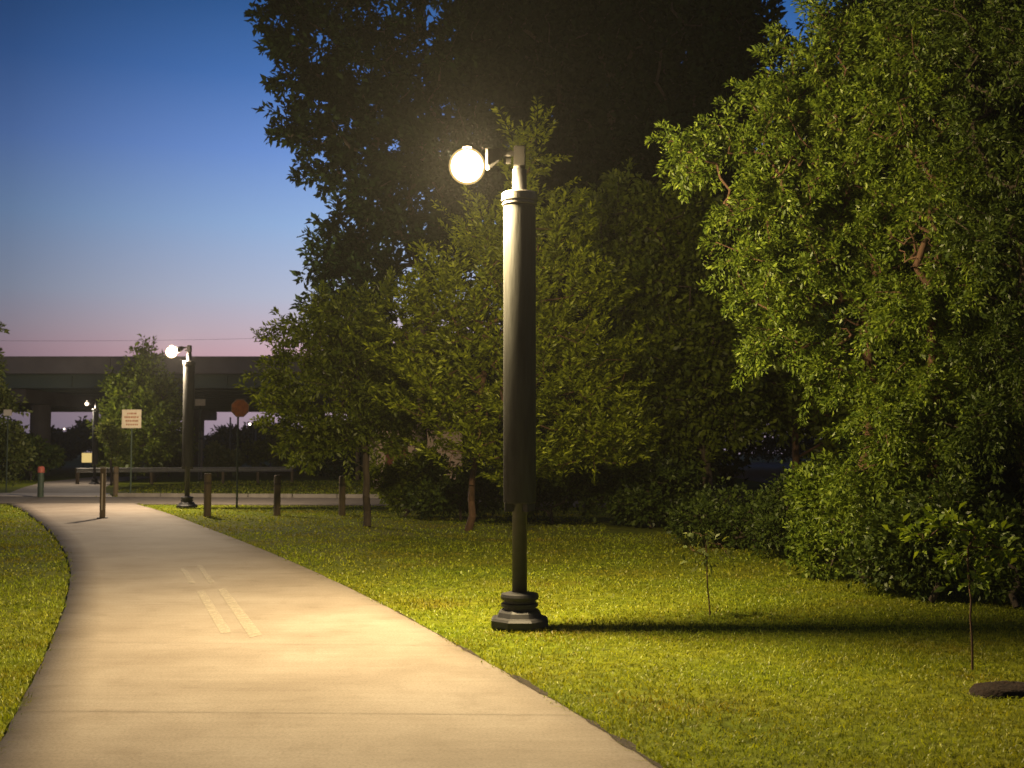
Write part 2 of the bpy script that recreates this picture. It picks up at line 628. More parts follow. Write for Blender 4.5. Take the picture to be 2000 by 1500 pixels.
# dark crumbled soil along the lawn edge of the walk
rows = []
rj = np.random.default_rng(3)
for i in range(NP_ * 3):
    f = i / 3
    k = min(int(f), NP_ - 2)
    r_ = f - k
    p = Rr[k] * (1 - r_) + Rr[k + 1] * r_
    d = Rr[k + 1] - Rr[k]
    d = d / np.linalg.norm(d)
    nv = np.array([d[1], -d[0], 0])
    w_ = 0.010 + 0.022 * math.sin(p[1] * 4.1 + math.sin(p[1] * 9.7)) + rj.normal(0, 0.010)
    w_ = max(0.0, w_) * min(1.0, max(0.0, (13.0 - p[1]) / 5.0))
    rows.append((p - nv * w_ * 0.5, p + nv * (w_ + 0.004)))
    if p[1] > 33.5:
        break
V = np.array(rows).reshape(-1, 3)
V[:, 2] = 0.003
idx = np.arange(len(rows) - 1) * 2
struct(link_mesh('path_edge_soil', np_mesh('path_edge_soil', V, np.stack([idx, idx + 1, idx + 3, idx + 2], 1)), M['soil']))

# faded double centre line
bm = bmesh.new()
for quads in ([(384, 1156), (398, 1154), (452, 1236), (431, 1238)], [(425, 1152), (440, 1150), (512, 1241), (488, 1246)],
              [(352, 1112), (362, 1111), (382, 1140), (370, 1141)], [(384, 1106), (394, 1105), (420, 1139), (408, 1140)]):
    P4 = [gnd(*p) for p in quads]
    n = 10
    for k in range(n):
        t0, t1 = k / n, (k + 1) / n
        q = [P4[0] * (1 - t0) + P4[3] * t0, P4[1] * (1 - t0) + P4[2] * t0, P4[1] * (1 - t1) + P4[2] * t1, P4[0] * (1 - t1) + P4[3] * t1]
        bm.faces.new([bm.verts.new((p[0], p[1], 0.005)) for p in q])
bmesh.ops.remove_doubles(bm, verts=bm.verts, dist=0.0005)
struct(obj('path_markings', bm, M['mark']))

# crossing lane beyond the end of the trail
def poly(name, pts, z, m, zb=-0.05):
    bm = bmesh.new()
    top = [bm.verts.new((p[0], p[1], z)) for p in pts]
    bot = [bm.verts.new((p[0], p[1], zb)) for p in pts]
    bm.faces.new(top)
    k = len(pts)
    for i in range(k):
        j = (i + 1) % k
        bm.faces.new((top[j], top[i], bot[i], bot[j]))
    bmesh.ops.recalc_face_normals(bm, faces=bm.faces)
    return struct(obj(name, bm, m))


def lane_near(x):
    return 33.9 - 0.12 * (x + 11.0)


poly('road', [(-60, lane_near(-60)), (14, lane_near(14)), (14, lane_near(14) + 4.6), (-60, lane_near(-60) + 4.6)], -0.004, M['asphalt'])


def kerb_strip(name, x0, x1, off):
    bm = bmesh.new()
    n = int(abs(x1 - x0) / 1.5)
    for i in range(n):
        a = x0 + (x1 - x0) * i / n
        b = x0 + (x1 - x0) * (i + 1) / n - 0.012
        ya, yb = lane_near(a) + off, lane_near(b) + off
        add_box(bm, ((a + b) / 2, (ya + yb) / 2, 0.045), (b - a, 0.16, 0.15), Matrix.Rotation(math.atan2(yb - ya, b - a), 3, 'Z'), 0.012)
    return struct(obj(name, bm, m=M['kerb']))


kerb_strip('kerb', -13.4, 14, 4.7)
kerb_strip('kerb', -60, -19.0, 4.7)
# pale ramp slab and the trail going on beyond the lane
poly('ramp_slab', [(-18.7, lane_near(-18.7) + 4.62), (-13.6, lane_near(-13.6) + 4.62), (-14.6, 41.4), (-18.6, 41.8)], 0.012, M['ramp'])
poly('far_path', [(-18.4, 41.82), (-14.7, 41.42), (-16.8, 47), (-19.5, 56), (-20.5, 66), (-24.0, 66), (-22.6, 55), (-20.2, 47)], 0.006, M['path'])
# parking lot seen through the gap in the trees on the right
poly('parking_lot', [(12, 52), (40, 52), (70, 130), (16, 130)], 0.0, M['asphalt'])

# mulch bed under the young trees
def blob(name, cx, cy, rx, ry, hgt, m, seed, nr=7, na=36):
    r = np.random.default_rng(seed)
    bm = bmesh.new()
    top = bm.verts.new((cx, cy, hgt))
    prev = None
    ph = r.uniform(0, 6.28, 4)
    for i in range(1, nr + 1):
        t = i / nr
        ring = []
        for k in range(na):
            a = 2 * math.pi * k / na
            wob = 1 + 0.14 * math.sin(2 * a + ph[0]) + 0.1 * math.sin(3 * a + ph[1]) + 0.05 * math.sin(7 * a + ph[2])
            z = hgt * (1 - t ** 2.2) + (r.normal(0, hgt * 0.10) if i < nr else -0.04)
            ring.append(bm.verts.new((cx + rx * t * wob * math.cos(a), cy + ry * t * wob * math.sin(a), z)))
        for k in range(na):
            j = (k + 1) % na
            if prev is None:
                bm.faces.new((top, ring[k], ring[j]))
            else:
                bm.faces.new((prev[k], ring[k], ring[j], prev[j]))
        prev = ring
    return obj(name, bm, m, None, True)


gm = gnd(1975, 1345)
o = blob('mulch_mound', gm[0], gm[1], 0.36, 0.16, 0.038, M['mulch'], 9)
tag(o, 'low dark brown mulch mound beside the thin sapling stem', 'mulch mound')

# ------------------------------------------------------------------ street lamps
def ring_prof(z0, z1, r, e=0.012):
    return [(r - e, z0), (r, z0 + e), (r, z1 - e), (r - e, z1)]


def make_lamp(name, label, loc, lens, rotz=0.0, scale=1.0, lr=0.185, power=0, col=LAMP_COL):
    t = thing(name, label, 'street lamp', loc, rotz, 'street lamps along the trail')
    t.scale = (scale,) * 3
    # base: octagonal stepped foot with turned rings
    bm = bmesh.new()
    add_lathe(bm, [(0.285, 0.0), (0.285, 0.055), (0.265, 0.075), (0.225, 0.085), (0.205, 0.125), (0.175, 0.150)], 8, phase=math.pi / 8)
    obj('foot', bm, M['pole'], t)
    bm = bmesh.new()
    add_lathe(bm, [(0.150, 0.146), (0.150, 0.170), (0.172, 0.176), (0.172, 0.205), (0.148, 0.212), (0.148, 0.236), (0.174, 0.243), (0.178, 0.268), (0.172, 0.292), (0.120, 0.304), (0.082, 0.310)], 28)
    obj('base_rings', bm, M['pole'], t, False)
    # pole
    bm = bmesh.new()
    add_lathe(bm, [(0.070, 0.300), (0.068, 4.30)], 24)
    obj('pole', bm, M['pole'], t, True)
    # wide sleeve round the upper pole with shallow flutes
    bm = bmesh.new()
    add_lathe(bm, [(0.150, 1.135), (0.154, 1.150), (0.154, 3.93), (0.150, 3.945)], 72, flute=0.012)
    sl = obj('sleeve', bm, M['sleeve'], t, True)
    for k in range(4):
        a = k * math.pi / 2 + 0.5
        bm = bmesh.new()
        add_box(bm, (0.115 * math.cos(a), 0.115 * math.sin(a), 1.10), (0.022, 0.09, 0.085), Matrix.Rotation(a + math.pi / 2, 3, 'Z'), 0.004)
        obj('bracket', bm, M['pole'], sl)
    bm = bmesh.new()
    add_lathe(bm, [(0.158, 3.950), (0.166, 3.958), (0.166, 3.972), (0.156, 3.978), (0.156, 3.988), (0.173, 3.996), (0.173, 4.062), (0.160, 4.075), (0.072, 4.085)], 40)
    obj('sleeve_cap', bm, M['cap'], t, False)
    # top block and arm
    bm = bmesh.new()
    add_lathe(bm, [(0.055, 4.28), (0.055, 4.33)], 20)
    add_box(bm, (0, 0, 4.425), (0.115, 0.115, 0.20), None, 0.012)
    obj('pole_top', bm, M['black'], t)
    bm = bmesh.new()
    add_box(bm, (-0.115, 0, 4.46), (0.115, 0.045, 0.05), None, 0.008)
    ar_ = obj('arm', bm, M['black'], t)
    bm = bmesh.new()
    add_box(bm, (-0.105, 0, 4.385), (0.05, 0.03, 0.05), None, 0.004)
    obj('clamp', bm, M['black'], ar_)
    # head: small cap over the lens and a shell imitating its glare
    bm = bmesh.new()
    add_lathe(bm, [(0.034, 4.500), (0.040, 4.504), (0.040, 4.516), (0.030, 4.524), (0.015, 4.528)], 28, c=(-0.50, 0, 0))
    hd = obj('lamp_head', bm, M['black'], t, False)
    # tapered baffle between lens and arm, added to shade the pole top
    bm = bmesh.new()
    secs = [(-0.322, 0.100, 4.318, 4.470), (-0.296, 0.108, 4.318, 4.478), (-0.262, 0.060, 4.345, 4.492), (-0.190, 0.052, 4.395, 4.500), (-0.165, 0.030, 4.430, 4.488)]
    rows = []
    for (x, hy, z0, z1) in secs:
        rows.append([bm.verts.new((x, y, z)) for y, z in ((-hy, z0), (hy, z0), (hy, z1), (-hy, z1))])
    for p, q in zip(rows[:-1], rows[1:]):
        for k in range(4):
            j = (k + 1) % 4
            bm.faces.new((p[k], p[j], q[j], q[k]))
    bm.faces.new(rows[0][::-1])
    bm.faces.new(rows[-1])
    bmesh.ops.recalc_face_normals(bm, faces=bm.faces)
    bmesh.ops.bevel(bm, geom=list(bm.edges), offset=0.006, segments=2, affect='EDGES')
    obj('light_baffle', bm, M['black'], hd)
    def ball(r, seg=28):
        b_ = bmesh.new()
        pr = []
        for k in range(13):
            a = -math.pi / 2 + k * (math.pi * 0.88) / 12
            pr.append((max(0.015, r * math.cos(a)), 4.335 + r * math.sin(a)))
        add_lathe(b_, pr, seg, c=(-0.50, 0, 0))
        return b_
    gl = obj('halo_shell', ball(0.95 * lr), M['halo_shell'], t, True)
    obj('lens', ball(0.84 * lr), lens, gl, True)
    if power:
        ld = bpy.data.lights.new('lamp_light', 'POINT')
        ld.energy = power
        ld.color = col
        ld.use_soft_falloff = False
        ld.shadow_soft_size = lr * scale
        lo = bpy.data.objects.new('lamp_light', ld)
        C.objects.link(lo)
        lo.parent = hd
        lo.location = (-0.50, 0, 4.335)
    return t


lp = gnd(1015, 1221)
make_lamp('street_lamp', 'tall bronze street lamp with round sleeve standing on the bright grass, its light brightest', lp, M['lens'], power=3600)
l2 = gnd(365, 991)
make_lamp('street_lamp', 'street lamp at the trail end between the wooden posts and the small bushy tree', l2, M['lens_mid'], power=2700, col=(1.0, 0.78, 0.52))
make_lamp('street_lamp', 'small street lamp beyond the lane, beside the far trail, lit against the dark bridge', ((187 - 1000) / F * 52, 52, 0), M['lens_third'], scale=0.845, lr=0.11, power=520, col=(1.0, 0.84, 0.64))
make_lamp('street_lamp', 'distant street lamp glowing behind the orange red sign, beyond the bridge', ((488 - 1000) / F * 128 + 0.5, 128, 0), M['lens_far'], lr=0.15)
make_lamp('street_lamp', 'tiny distant street lamp seen past the dark pier under the bridge', ((126 - 1000) / F * 160 + 0.5, 160, 0), M['lens_far'], lr=0.12)

# ------------------------------------------------------------------ posts and bollards
def make_post(h, r):
    t = thing('wooden_post', 'post', 'post', (0, 0, 0))
    bm = bmesh.new()
    add_lathe(bm, [(r * 1.02, -0.05), (r, 0.1), (r * 0.97, h - 0.05), (r * 0.9, h - 0.015), (r * 0.7, h)], 14)
    obj('shaft', bm, M['wood'], t)
    bm = bmesh.new()
    add_lathe(bm, [(r * 0.985, h - 0.26), (r * 1.03, h - 0.255), (r * 1.03, h - 0.205), (r * 0.985, h - 0.20)], 14)
    obj('groove_band', bm, M['bark'], t)
    return t


def copy_thing(root, loc, label, rotz=0.0, s=1.0):
    r = root.copy()
    C.objects.link(r)
    r.location = loc
    r.rotation_euler = (0, 0, rotz)
    r.scale = (s, s, s)
    r['label'] = label
    for ch in list(root.children):
        c = ch.copy()
        C.objects.link(c)
        c.parent = r
        for g in list(ch.children):
            d = g.copy()
            C.objects.link(d)
            d.parent = c
    return r


posts = [((405, 1007), 'brown wooden post on the grass just right of the second street lamp', 1.03),
         ((541, 1005), 'dark wooden post in the grass, middle one of the row before the lane', 0.98),
         ((668, 1005), 'dark wooden post in the grass, next to the thin young tree trunk', 0.96)]
p0 = None
for (pp, lb, s) in posts:
    g = gnd(*pp)
    if p0 is None:
        p0 = make_post(1.0, 0.088)
        p0['group'] = 'wooden posts along the lane'
        p0.location = g
        p0.scale = (s, s, s)
        p0['label'] = lb
        proto = p0
    else:
        copy_thing(proto, g, lb, random.uniform(0, 3), s)
g = gnd(226, 967)
copy_thing(proto, g, 'dark wooden post on the grass beyond the lane, beside the far trail', 1.0, 1.0)

g = gnd(200, 1012)
t = thing('bollard', 'slim brown square bollard with a pale stripe standing in the middle of the trail', 'bollard', g, 0.25)
bm = bmesh.new()
add_box(bm, (0, 0, 0.585), (0.125, 0.125, 1.16), None, 0.012)
obj('shaft', bm, M['wood'], t)
bm = bmesh.new()
add_box(bm, (0, 0, 1.18), (0.15, 0.15, 0.035), None, 0.01)
obj('cap', bm, M['kerb'], t)
bm = bmesh.new()
add_box(bm, (-0.01, -0.0655, 0.62), (0.028, 0.006, 0.86))
obj('pale_stripe', bm, M['sign_white'], t)
bm = bmesh.new()
add_box(bm, (0, 0, 0.008), (0.24, 0.24, 0.016), None, 0.004)
obj('base_plate', bm, M['pole'], t)

g = gnd(79, 971)
t = thing('bollard', 'dark green round bollard with a red band at the far side of the lane', 'bollard', g)
bm = bmesh.new()
add_lathe(bm, [(0.10, 0), (0.10, 0.80), (0.095, 0.82)], 16)
obj('shaft', bm, M['post_green'], t)
bm = bmesh.new()
add_lathe(bm, [(0.11, 0.82), (0.115, 0.84), (0.115, 0.98), (0.08, 1.03)], 16)
obj('red_band', bm, M['refl'], t)

# ------------------------------------------------------------------ signs
def sign_post(parent, h, r=0.028, x=0.0, y=0.035):
    bm = bmesh.new()
    add_tube(bm, (x, y, -0.05), (x, y, h), r)
    obj('post', bm, M['post_green'], parent)


# octagonal orange red sign on a thin post
g = gnd(462, 991)
Ys = g[1]
zc = at(467, 797, Ys)[2]
t = thing('road_sign', 'eight sided orange red road sign on a thin post by the lane', 'sign', g, 0.0)
R8 = 19 / F * Ys
sign_post(t, zc + R8 * 0.8)
bm = bmesh.new()
def octa(bm, r, y0, y1, zc, x=0.0):
    A = [bm.verts.new((x + r * math.cos(math.pi / 8 + k * math.pi / 4), y0, zc + r * math.sin(math.pi / 8 + k * math.pi / 4))) for k in range(8)]
    B = [bm.verts.new((x + r * math.cos(math.pi / 8 + k * math.pi / 4), y1, zc + r * math.sin(math.pi / 8 + k * math.pi / 4))) for k in range(8)]
    bm.faces.new(A)
    bm.faces.new(list(reversed(B)))
    for k in range(8):
        j = (k + 1) % 8
        bm.faces.new((A[k], B[k], B[j], A[j]))
    bmesh.ops.recalc_face_normals(bm, faces=bm.faces)
octa(bm, R8, 0.0, 0.004, zc, 0.06)
obj('panel', bm, M['sign_rim'], t)
bm = bmesh.new()
octa(bm, R8 * 0.9, -0.004, -0.001, zc, 0.06)
obj('red_face', bm, M['sign_red'], t)

# square white notice
Ys = 37.5
c = at(257, 818, 39.0)
hw = 19 / F * Ys
t = thing('notice_sign', 'square cream notice sign with brown red lines of text in front of the bushy tree', 'sign', (c[0], Ys + 1.5, 0))
Ys += 1.5
c = at(257, 818, Ys); hw = 19 / F * Ys
sign_post(t, c[2] + hw * 0.9)
bm = bmesh.new()
add_box(bm, (0, 0, c[2]), (hw * 2, 0.006, hw * 1.9), None, 0.002)
pn = obj('panel', bm, M['sign_white'], t)
bm = bmesh.new()
for row, (a, b, hh) in enumerate([(-0.45, 0.42, 0.13), (-0.72, 0.70, 0.14), (-0.60, 0.62, 0.13), (-0.55, 0.60, 0.12)]):
    zz = c[2] + hw * (0.55 - row * 0.38)
    x = a
    rr = random.Random(row + 3)
    while x < b:
        w_ = rr.uniform(0.08, 0.15)
        add_box(bm, ((x + w_ / 2) * hw, -0.0055, zz), (w_ * hw, 0.003, hh * hw * 1.3))
        x += w_ + rr.uniform(0.03, 0.09)
obj('lettering', bm, M['sign_ink'], pn)

# small signs and marker under the bridge
def small_sign(px, py, Y, w, h, label, m, base_py=None):
    c = at(px, py, Y)
    t = thing('small_sign', label, 'sign', (c[0], Y, 0))
    k = Y / F
    sign_post(t, c[2])
    bm = bmesh.new()
    add_box(bm, (0, 0, c[2]), (w * k, 0.02, h * k), None, 0.004)
    obj('panel', bm, m, t)


small_sign(391, 786, 60, 20, 13, 'small grey rectangular sign just right of the second street lamp', M['sign_white'])
small_sign(15, 806, 42, 16, 12, 'small white sign among the leaves at the left edge of the view', M['ramp'])

c = at(171, 894, 92)
t = thing('lit_panel_sign', 'small glowing yellow panel on two legs far under the bridge', 'sign', (c[0], 92, 0))
bm = bmesh.new()
add_box(bm, (0, 0, c[2]), (0.95, 0.16, 0.85), None, 0.01)
obj('cabinet', bm, M['pole'], t)
bm = bmesh.new()
add_box(bm, (0, -0.088, c[2]), (0.87, 0.012, 0.77))
obj('glowing_face', bm, M['lit_sign'], t)
for s in (-0.35, 0.35):
    bm = bmesh.new()
    add_tube(bm, (s, 0, -0.05), (s, 0, c[2] - 0.42), 0.04)
    obj('leg', bm, M['pole'], t)

c = at(392, 868, 62)
t = thing('marker_post', 'pale slim marker post behind the second street lamp', 'post', (c[0], 62, 0))
bm = bmesh.new()
add_lathe(bm, [(0.11, -0.05), (0.11, 2.5), (0.06, 2.58)], 12)
obj('shaft', bm, M['kerb'], t)
bm = bmesh.new()
add_lathe(bm, [(0.115, 2.1), (0.118, 2.11), (0.118, 2.2), (0.115, 2.21)], 12)
obj('band', bm, M['pole'], t)

# two tall bare poles beyond the bridge
for (px, top, Y, lb) in [(450, 815, 118, 'thin bare grey pole beyond the bridge, left of the orange red sign'),
                         (500, 840, 122, 'thin bare grey pole beyond the bridge, right of the distant lamp')]:
    c = at(px, top, Y)
    t = thing('utility_pole', lb, 'pole', (c[0], Y, 0))
    bm = bmesh.new()
    add_lathe(bm, [(0.13, -0.1), (0.08, c[2])], 10)
    obj('shaft', bm, M['kerb'], t)
    bm = bmesh.new()
    add_lathe(bm, [(0.22, -0.02), (0.22, 0.12), (0.14, 0.16)], 10)
    obj('footing', bm, M['concrete'], t)

# guardrail beyond the lane
t = thing('guardrail', 'long grey metal guardrail on posts across the grass before the bridge', 'guardrail', (0, 0, 0))
xa, xb = at(150, 915, 52)[0], at(570, 912, 55)[0]
bm = bmesh.new()
n = 24
sec = [(-0.03, 0.0), (0.03, 0.05), (-0.02, 0.11), (-0.02, 0.19), (0.03, 0.25), (-0.03, 0.30)]
rows = []
for i in range(n + 1):
    x = xa + (xb - xa) * i / n
    y = 52 + 3 * i / n
    rows.append([bm.verts.new((x, y - s[0], 0.52 + s[1] * 0.75)) for s in sec])
for a, b in zip(rows[:-1], rows[1:]):
    for k in range(len(sec) - 1):
        bm.faces.new((a[k], b[k], b[k + 1], a[k + 1]))
r_ = bmesh.ops.solidify(bm, geom=bm.faces[:], thickness=0.012)
obj('rail', bm, M['galv'], t)
for i in range(0, n + 1, 4):
    bm = bmesh.new()
    x = xa + (xb - xa) * i / n
    y = 52 + 3 * i / n
    add_box(bm, (x, y + 0.11, 0.33), (0.12, 0.14, 0.78), None, 0.008)
    obj('post', bm, M['wood'], t)

# cabinet
c = at(571, 902, 80)
t = thing('utility_cabinet', 'grey blue utility cabinet on the grass below the left tree crown', 'cabinet', (c[0], 80, 0))
bm = bmesh.new()
add_box(bm, (0, 0, 0.62), (1.15, 0.6, 1.2), None, 0.02)
obj('body', bm, M['cabinet'], t)
bm = bmesh.new()
add_box(bm, (0, 0, 1.245), (1.23, 0.68, 0.05), None, 0.01)
obj('lid', bm, M['cabinet'], t)
for s in (-0.28, 0.28):
    bm = bmesh.new()
    add_box(bm, (s, -0.309, 0.62), (0.52, 0.02, 1.08), None, 0.006)
    obj('door', bm, M['cabinet'], t)

# small tan building behind the trees
c = at(765, 893, 47)
t = thing('small_building', 'small tan stucco building with brown door glimpsed between the trees', 'building', (c[0] + 0.7, 48.5, 0), math.radians(18))
bm = bmesh.new()
add_box(bm, (0, 0, 1.2), (3.6, 3.0, 2.4))
obj('wall', bm, M['tan_wall'], t)
bm = bmesh.new()
v = [bm.verts.new(p) for p in [(-2.05, -1.8, 2.402), (2.05, -1.8, 2.402), (2.05, 1.8, 2.402), (-2.05, 1.8, 2.402), (-2.05, 0, 3.2), (2.05, 0, 3.2)]]
for f in [(0, 1, 5, 4), (2, 3, 4, 5), (0, 4, 3), (1, 2, 5), (3, 2, 1, 0)]:
    bm.faces.new([v[i] for i in f])
obj('roof', bm, M['roof'], t)
bm = bmesh.new()
add_box(bm, (-1.0, -1.512, 1.02), (0.9, 0.03, 2.02), None, 0.005)
dr = obj('door', bm, M['door_red'], t)
bm = bmesh.new()
add_tube(bm, (-0.65, -1.56, 1.0), (-0.65, -1.56, 1.14), 0.015)
obj('handle', bm, M['galv'], dr)

# power line in the sky on the left
t = thing('power_line', 'thin dark power line strung across the pink sky on the left', 'wire', (0, 0, 0))
bm = bmesh.new()
YA = 58
pA, pB = at(-900, 637, YA), at(700, 655, YA + 2)
# end poles stand outside the frame and behind the trees
prev = None
for i in range(41):
    s = i / 40
    p = pA * (1 - s) + pB * s
    p[2] -= 0.5 * 4 * s * (1 - s)
    if prev is not None:
        add_tube(bm, prev, p, 0.006, seg=5)
    prev = p.copy()
obj('cable', bm, M['wire'], t)
for p in (pA, pB):
    bm = bmesh.new()
    add_tube(bm, (p[0], p[1] + 0.12, -0.1), (p[0], p[1] + 0.12, p[2] + 0.3), 0.12, 0.09)
    obj('pole', bm, M['wood'], t)

# ------------------------------------------------------------------ highway bridge
YB = 65.0
zt = at(250, 697, YB)[2]
zp = at(250, 722, YB)[2]
zg = at(250, 757, YB)[2]
X0, X1 = -95.0, 60.0
XC, XL = (X0 + X1) / 2, X1 - X0
YF = 110.0
t = thing('highway_bridge', 'wide highway bridge with concrete parapet and green girders crossing the horizon', 'bridge', (0, 0, 0))
for (yy, s) in ((YB, 1), (YF, -1)):
    bm = bmesh.new()
    # parapet with a top rail lip and joints every 9 m
    x = X0
    while x < X1:
        add_box(bm, (x + 4.48, yy + 0.2 * s, (zt - 0.06 + zp - 0.05) / 2), (8.96, 0.36, zt - zp - 0.01))
        add_box(bm, (x + 4.48, yy + 0.17 * s, zt - 0.03), (8.96, 0.46, 0.115))
        x += 9.0
    obj('parapet', bm, M['concrete'], t)
bm = bmesh.new()
add_box(bm, (XC, (YB + YF) / 2, zp - 0.09), (XL, YF - YB, 0.26))
obj('deck', bm, M['concrete'], t)
ng = 12
for i in range(ng):
    y = YB + 0.9 + (YF - YB - 1.8) * i / (ng - 1)
    bm = bmesh.new()
    add_box(bm, (XC, y, (zg + zp - 0.22) / 2), (XL, 0.10, zp - 0.22 - zg - 0.1))
    add_box(bm, (XC, y, zg + 0.025), (XL, 0.55, 0.05))
    add_box(bm, (XC, y, zp - 0.245), (XL, 0.5, 0.05))
    x = X0 + 2
    while x < X1:
        add_box(bm, (x, y - 0.12, (zg + zp - 0.22) / 2), (0.05, 0.14, zp - zg - 0.42))
        x += 4.5
    obj('girder', bm, M['steel_green'], t)
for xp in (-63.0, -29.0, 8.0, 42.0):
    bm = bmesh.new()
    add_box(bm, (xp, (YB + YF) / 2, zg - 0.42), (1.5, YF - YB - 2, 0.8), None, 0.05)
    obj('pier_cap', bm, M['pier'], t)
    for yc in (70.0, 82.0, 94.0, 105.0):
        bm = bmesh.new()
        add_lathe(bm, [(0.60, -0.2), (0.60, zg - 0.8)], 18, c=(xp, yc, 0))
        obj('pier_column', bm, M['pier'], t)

# ------------------------------------------------------------------ trees
def quads_leaves(P, D, U, ln, wd_, fold=0.25):
    """P bases, D unit direction, U approx normal, ln/wd arrays -> rhombus quads"""
    S = np.cross(D, U)
    S /= np.linalg.norm(S, axis=1, keepdims=True) + 1e-9
    Nn = np.cross(S, D)
    ln = ln[:, None]
    wd_ = wd_[:, None]
    mid = P + D * ln * 0.45
    a = P
    b = mid + S * wd_ * 0.5 + Nn * wd_ * fold
    c = P + D * ln - Nn * ln * 0.08
    d = mid - S * wd_ * 0.5 + Nn * wd_ * fold
    V = np.stack([a, b, c, d], 1).reshape(-1, 3)
    Fc = np.arange(len(P) * 4).reshape(-1, 4)
    return V, Fc


def unit(a):
    return a / (np.linalg.norm(a, axis=-1, keepdims=True) + 1e-9)


def skeleton(base, top, tips, rng, step=0.45, wob=0.06, sag=0.0):
    base, top = np.array(base, float), np.array(top, float)
    nt_ = max(3, int(np.linalg.norm(top - base) / step))
    nodes = [base + (top - base) * i / nt_ + (rng.normal(0, wob * 0.6, 3) * (0 < i)) for i in range(nt_ + 1)]
    par = [-1] + list(range(nt_))
    trunk_n = nt_ + 1
    # branches only start in the upper part of the trunk
    start = int(trunk_n * 0.45)
    order = np.argsort(np.linalg.norm(tips - top, axis=1))
    arr = np.zeros((200000, 3))
    n = trunk_n
    arr[:n] = nodes
    plen = np.zeros(200000)
    tipnode = np.zeros(len(tips), int)
    for ti in order:
        tp = tips[ti]
        dv = tp - arr[start:n]
        dist = np.linalg.norm(dv, axis=1)
        # prefer attaching from below and near the trunk
        cost = dist + 0.12 * plen[start:n] + 0.5 * np.maximum(0, -dv[:, 2])
        k = start + int(np.argmin(cost))
        p = arr[k].copy()
        d = tp - p
        dl = np.linalg.norm(d)
        m_ = max(1, int(dl / step))
        prevk = k
        for i in range(1, m_ + 1):
            s = i / m_
            q = p + d * s
            q = q + np.array([0, 0, 0.10 * dl * math.sin(s * math.pi)])
            if i < m_:
                q = q + rng.normal(0, wob, 3)
            arr[n] = q
            par.append(prevk)
            plen[n] = plen[prevk] + dl / m_
            prevk = n
            n += 1
        tipnode[ti] = prevk
    arr = arr[:n]
    par = np.array(par)
    cnt = np.zeros(n)
    cnt[tipnode] += 1
    for i in range(n - 1, 0, -1):
        if par[i] >= 0:
            cnt[par[i]] += cnt[i]
    return arr, par, np.maximum(cnt, 1), tipnode, trunk_n


def limb_mesh(name, arr, par, rad, seg=6):
    idx = np.where(par >= 0)[0]
    p0, p1 = arr[par[idx]], arr[idx]
    r0, r1 = np.minimum(rad[par[idx]], rad[idx] * 1.35), rad[idx]
    d = unit(p1 - p0)
    ref = np.where(np.abs(d[:, 2:3]) > 0.9, np.array([[1.0, 0, 0]]), np.array([[0, 0, 1.0]]))
    a = unit(np.cross(d, ref))
    b = np.cross(d, a)
    V = np.zeros((len(idx), 2, seg, 3))
    for k in range(seg):
        t = 2 * math.pi * k / seg
        o = a * math.cos(t) + b * math.sin(t)
        V[:, 0, k] = p0 + o * r0[:, None] - d * (r0[:, None] * 0.2)
        V[:, 1, k] = p1 + o * r1[:, None] + d * (r1[:, None] * 0.2)
    Fc = []
    off = (np.arange(len(idx)) * 2 * seg)[:, None]
    for k in range(seg):
        j = (k + 1) % seg
        Fc.append(off + np.array([[k, j, seg + j, seg + k]]))
    return np_mesh(name, V.reshape(-1, 3), np.concatenate(Fc))


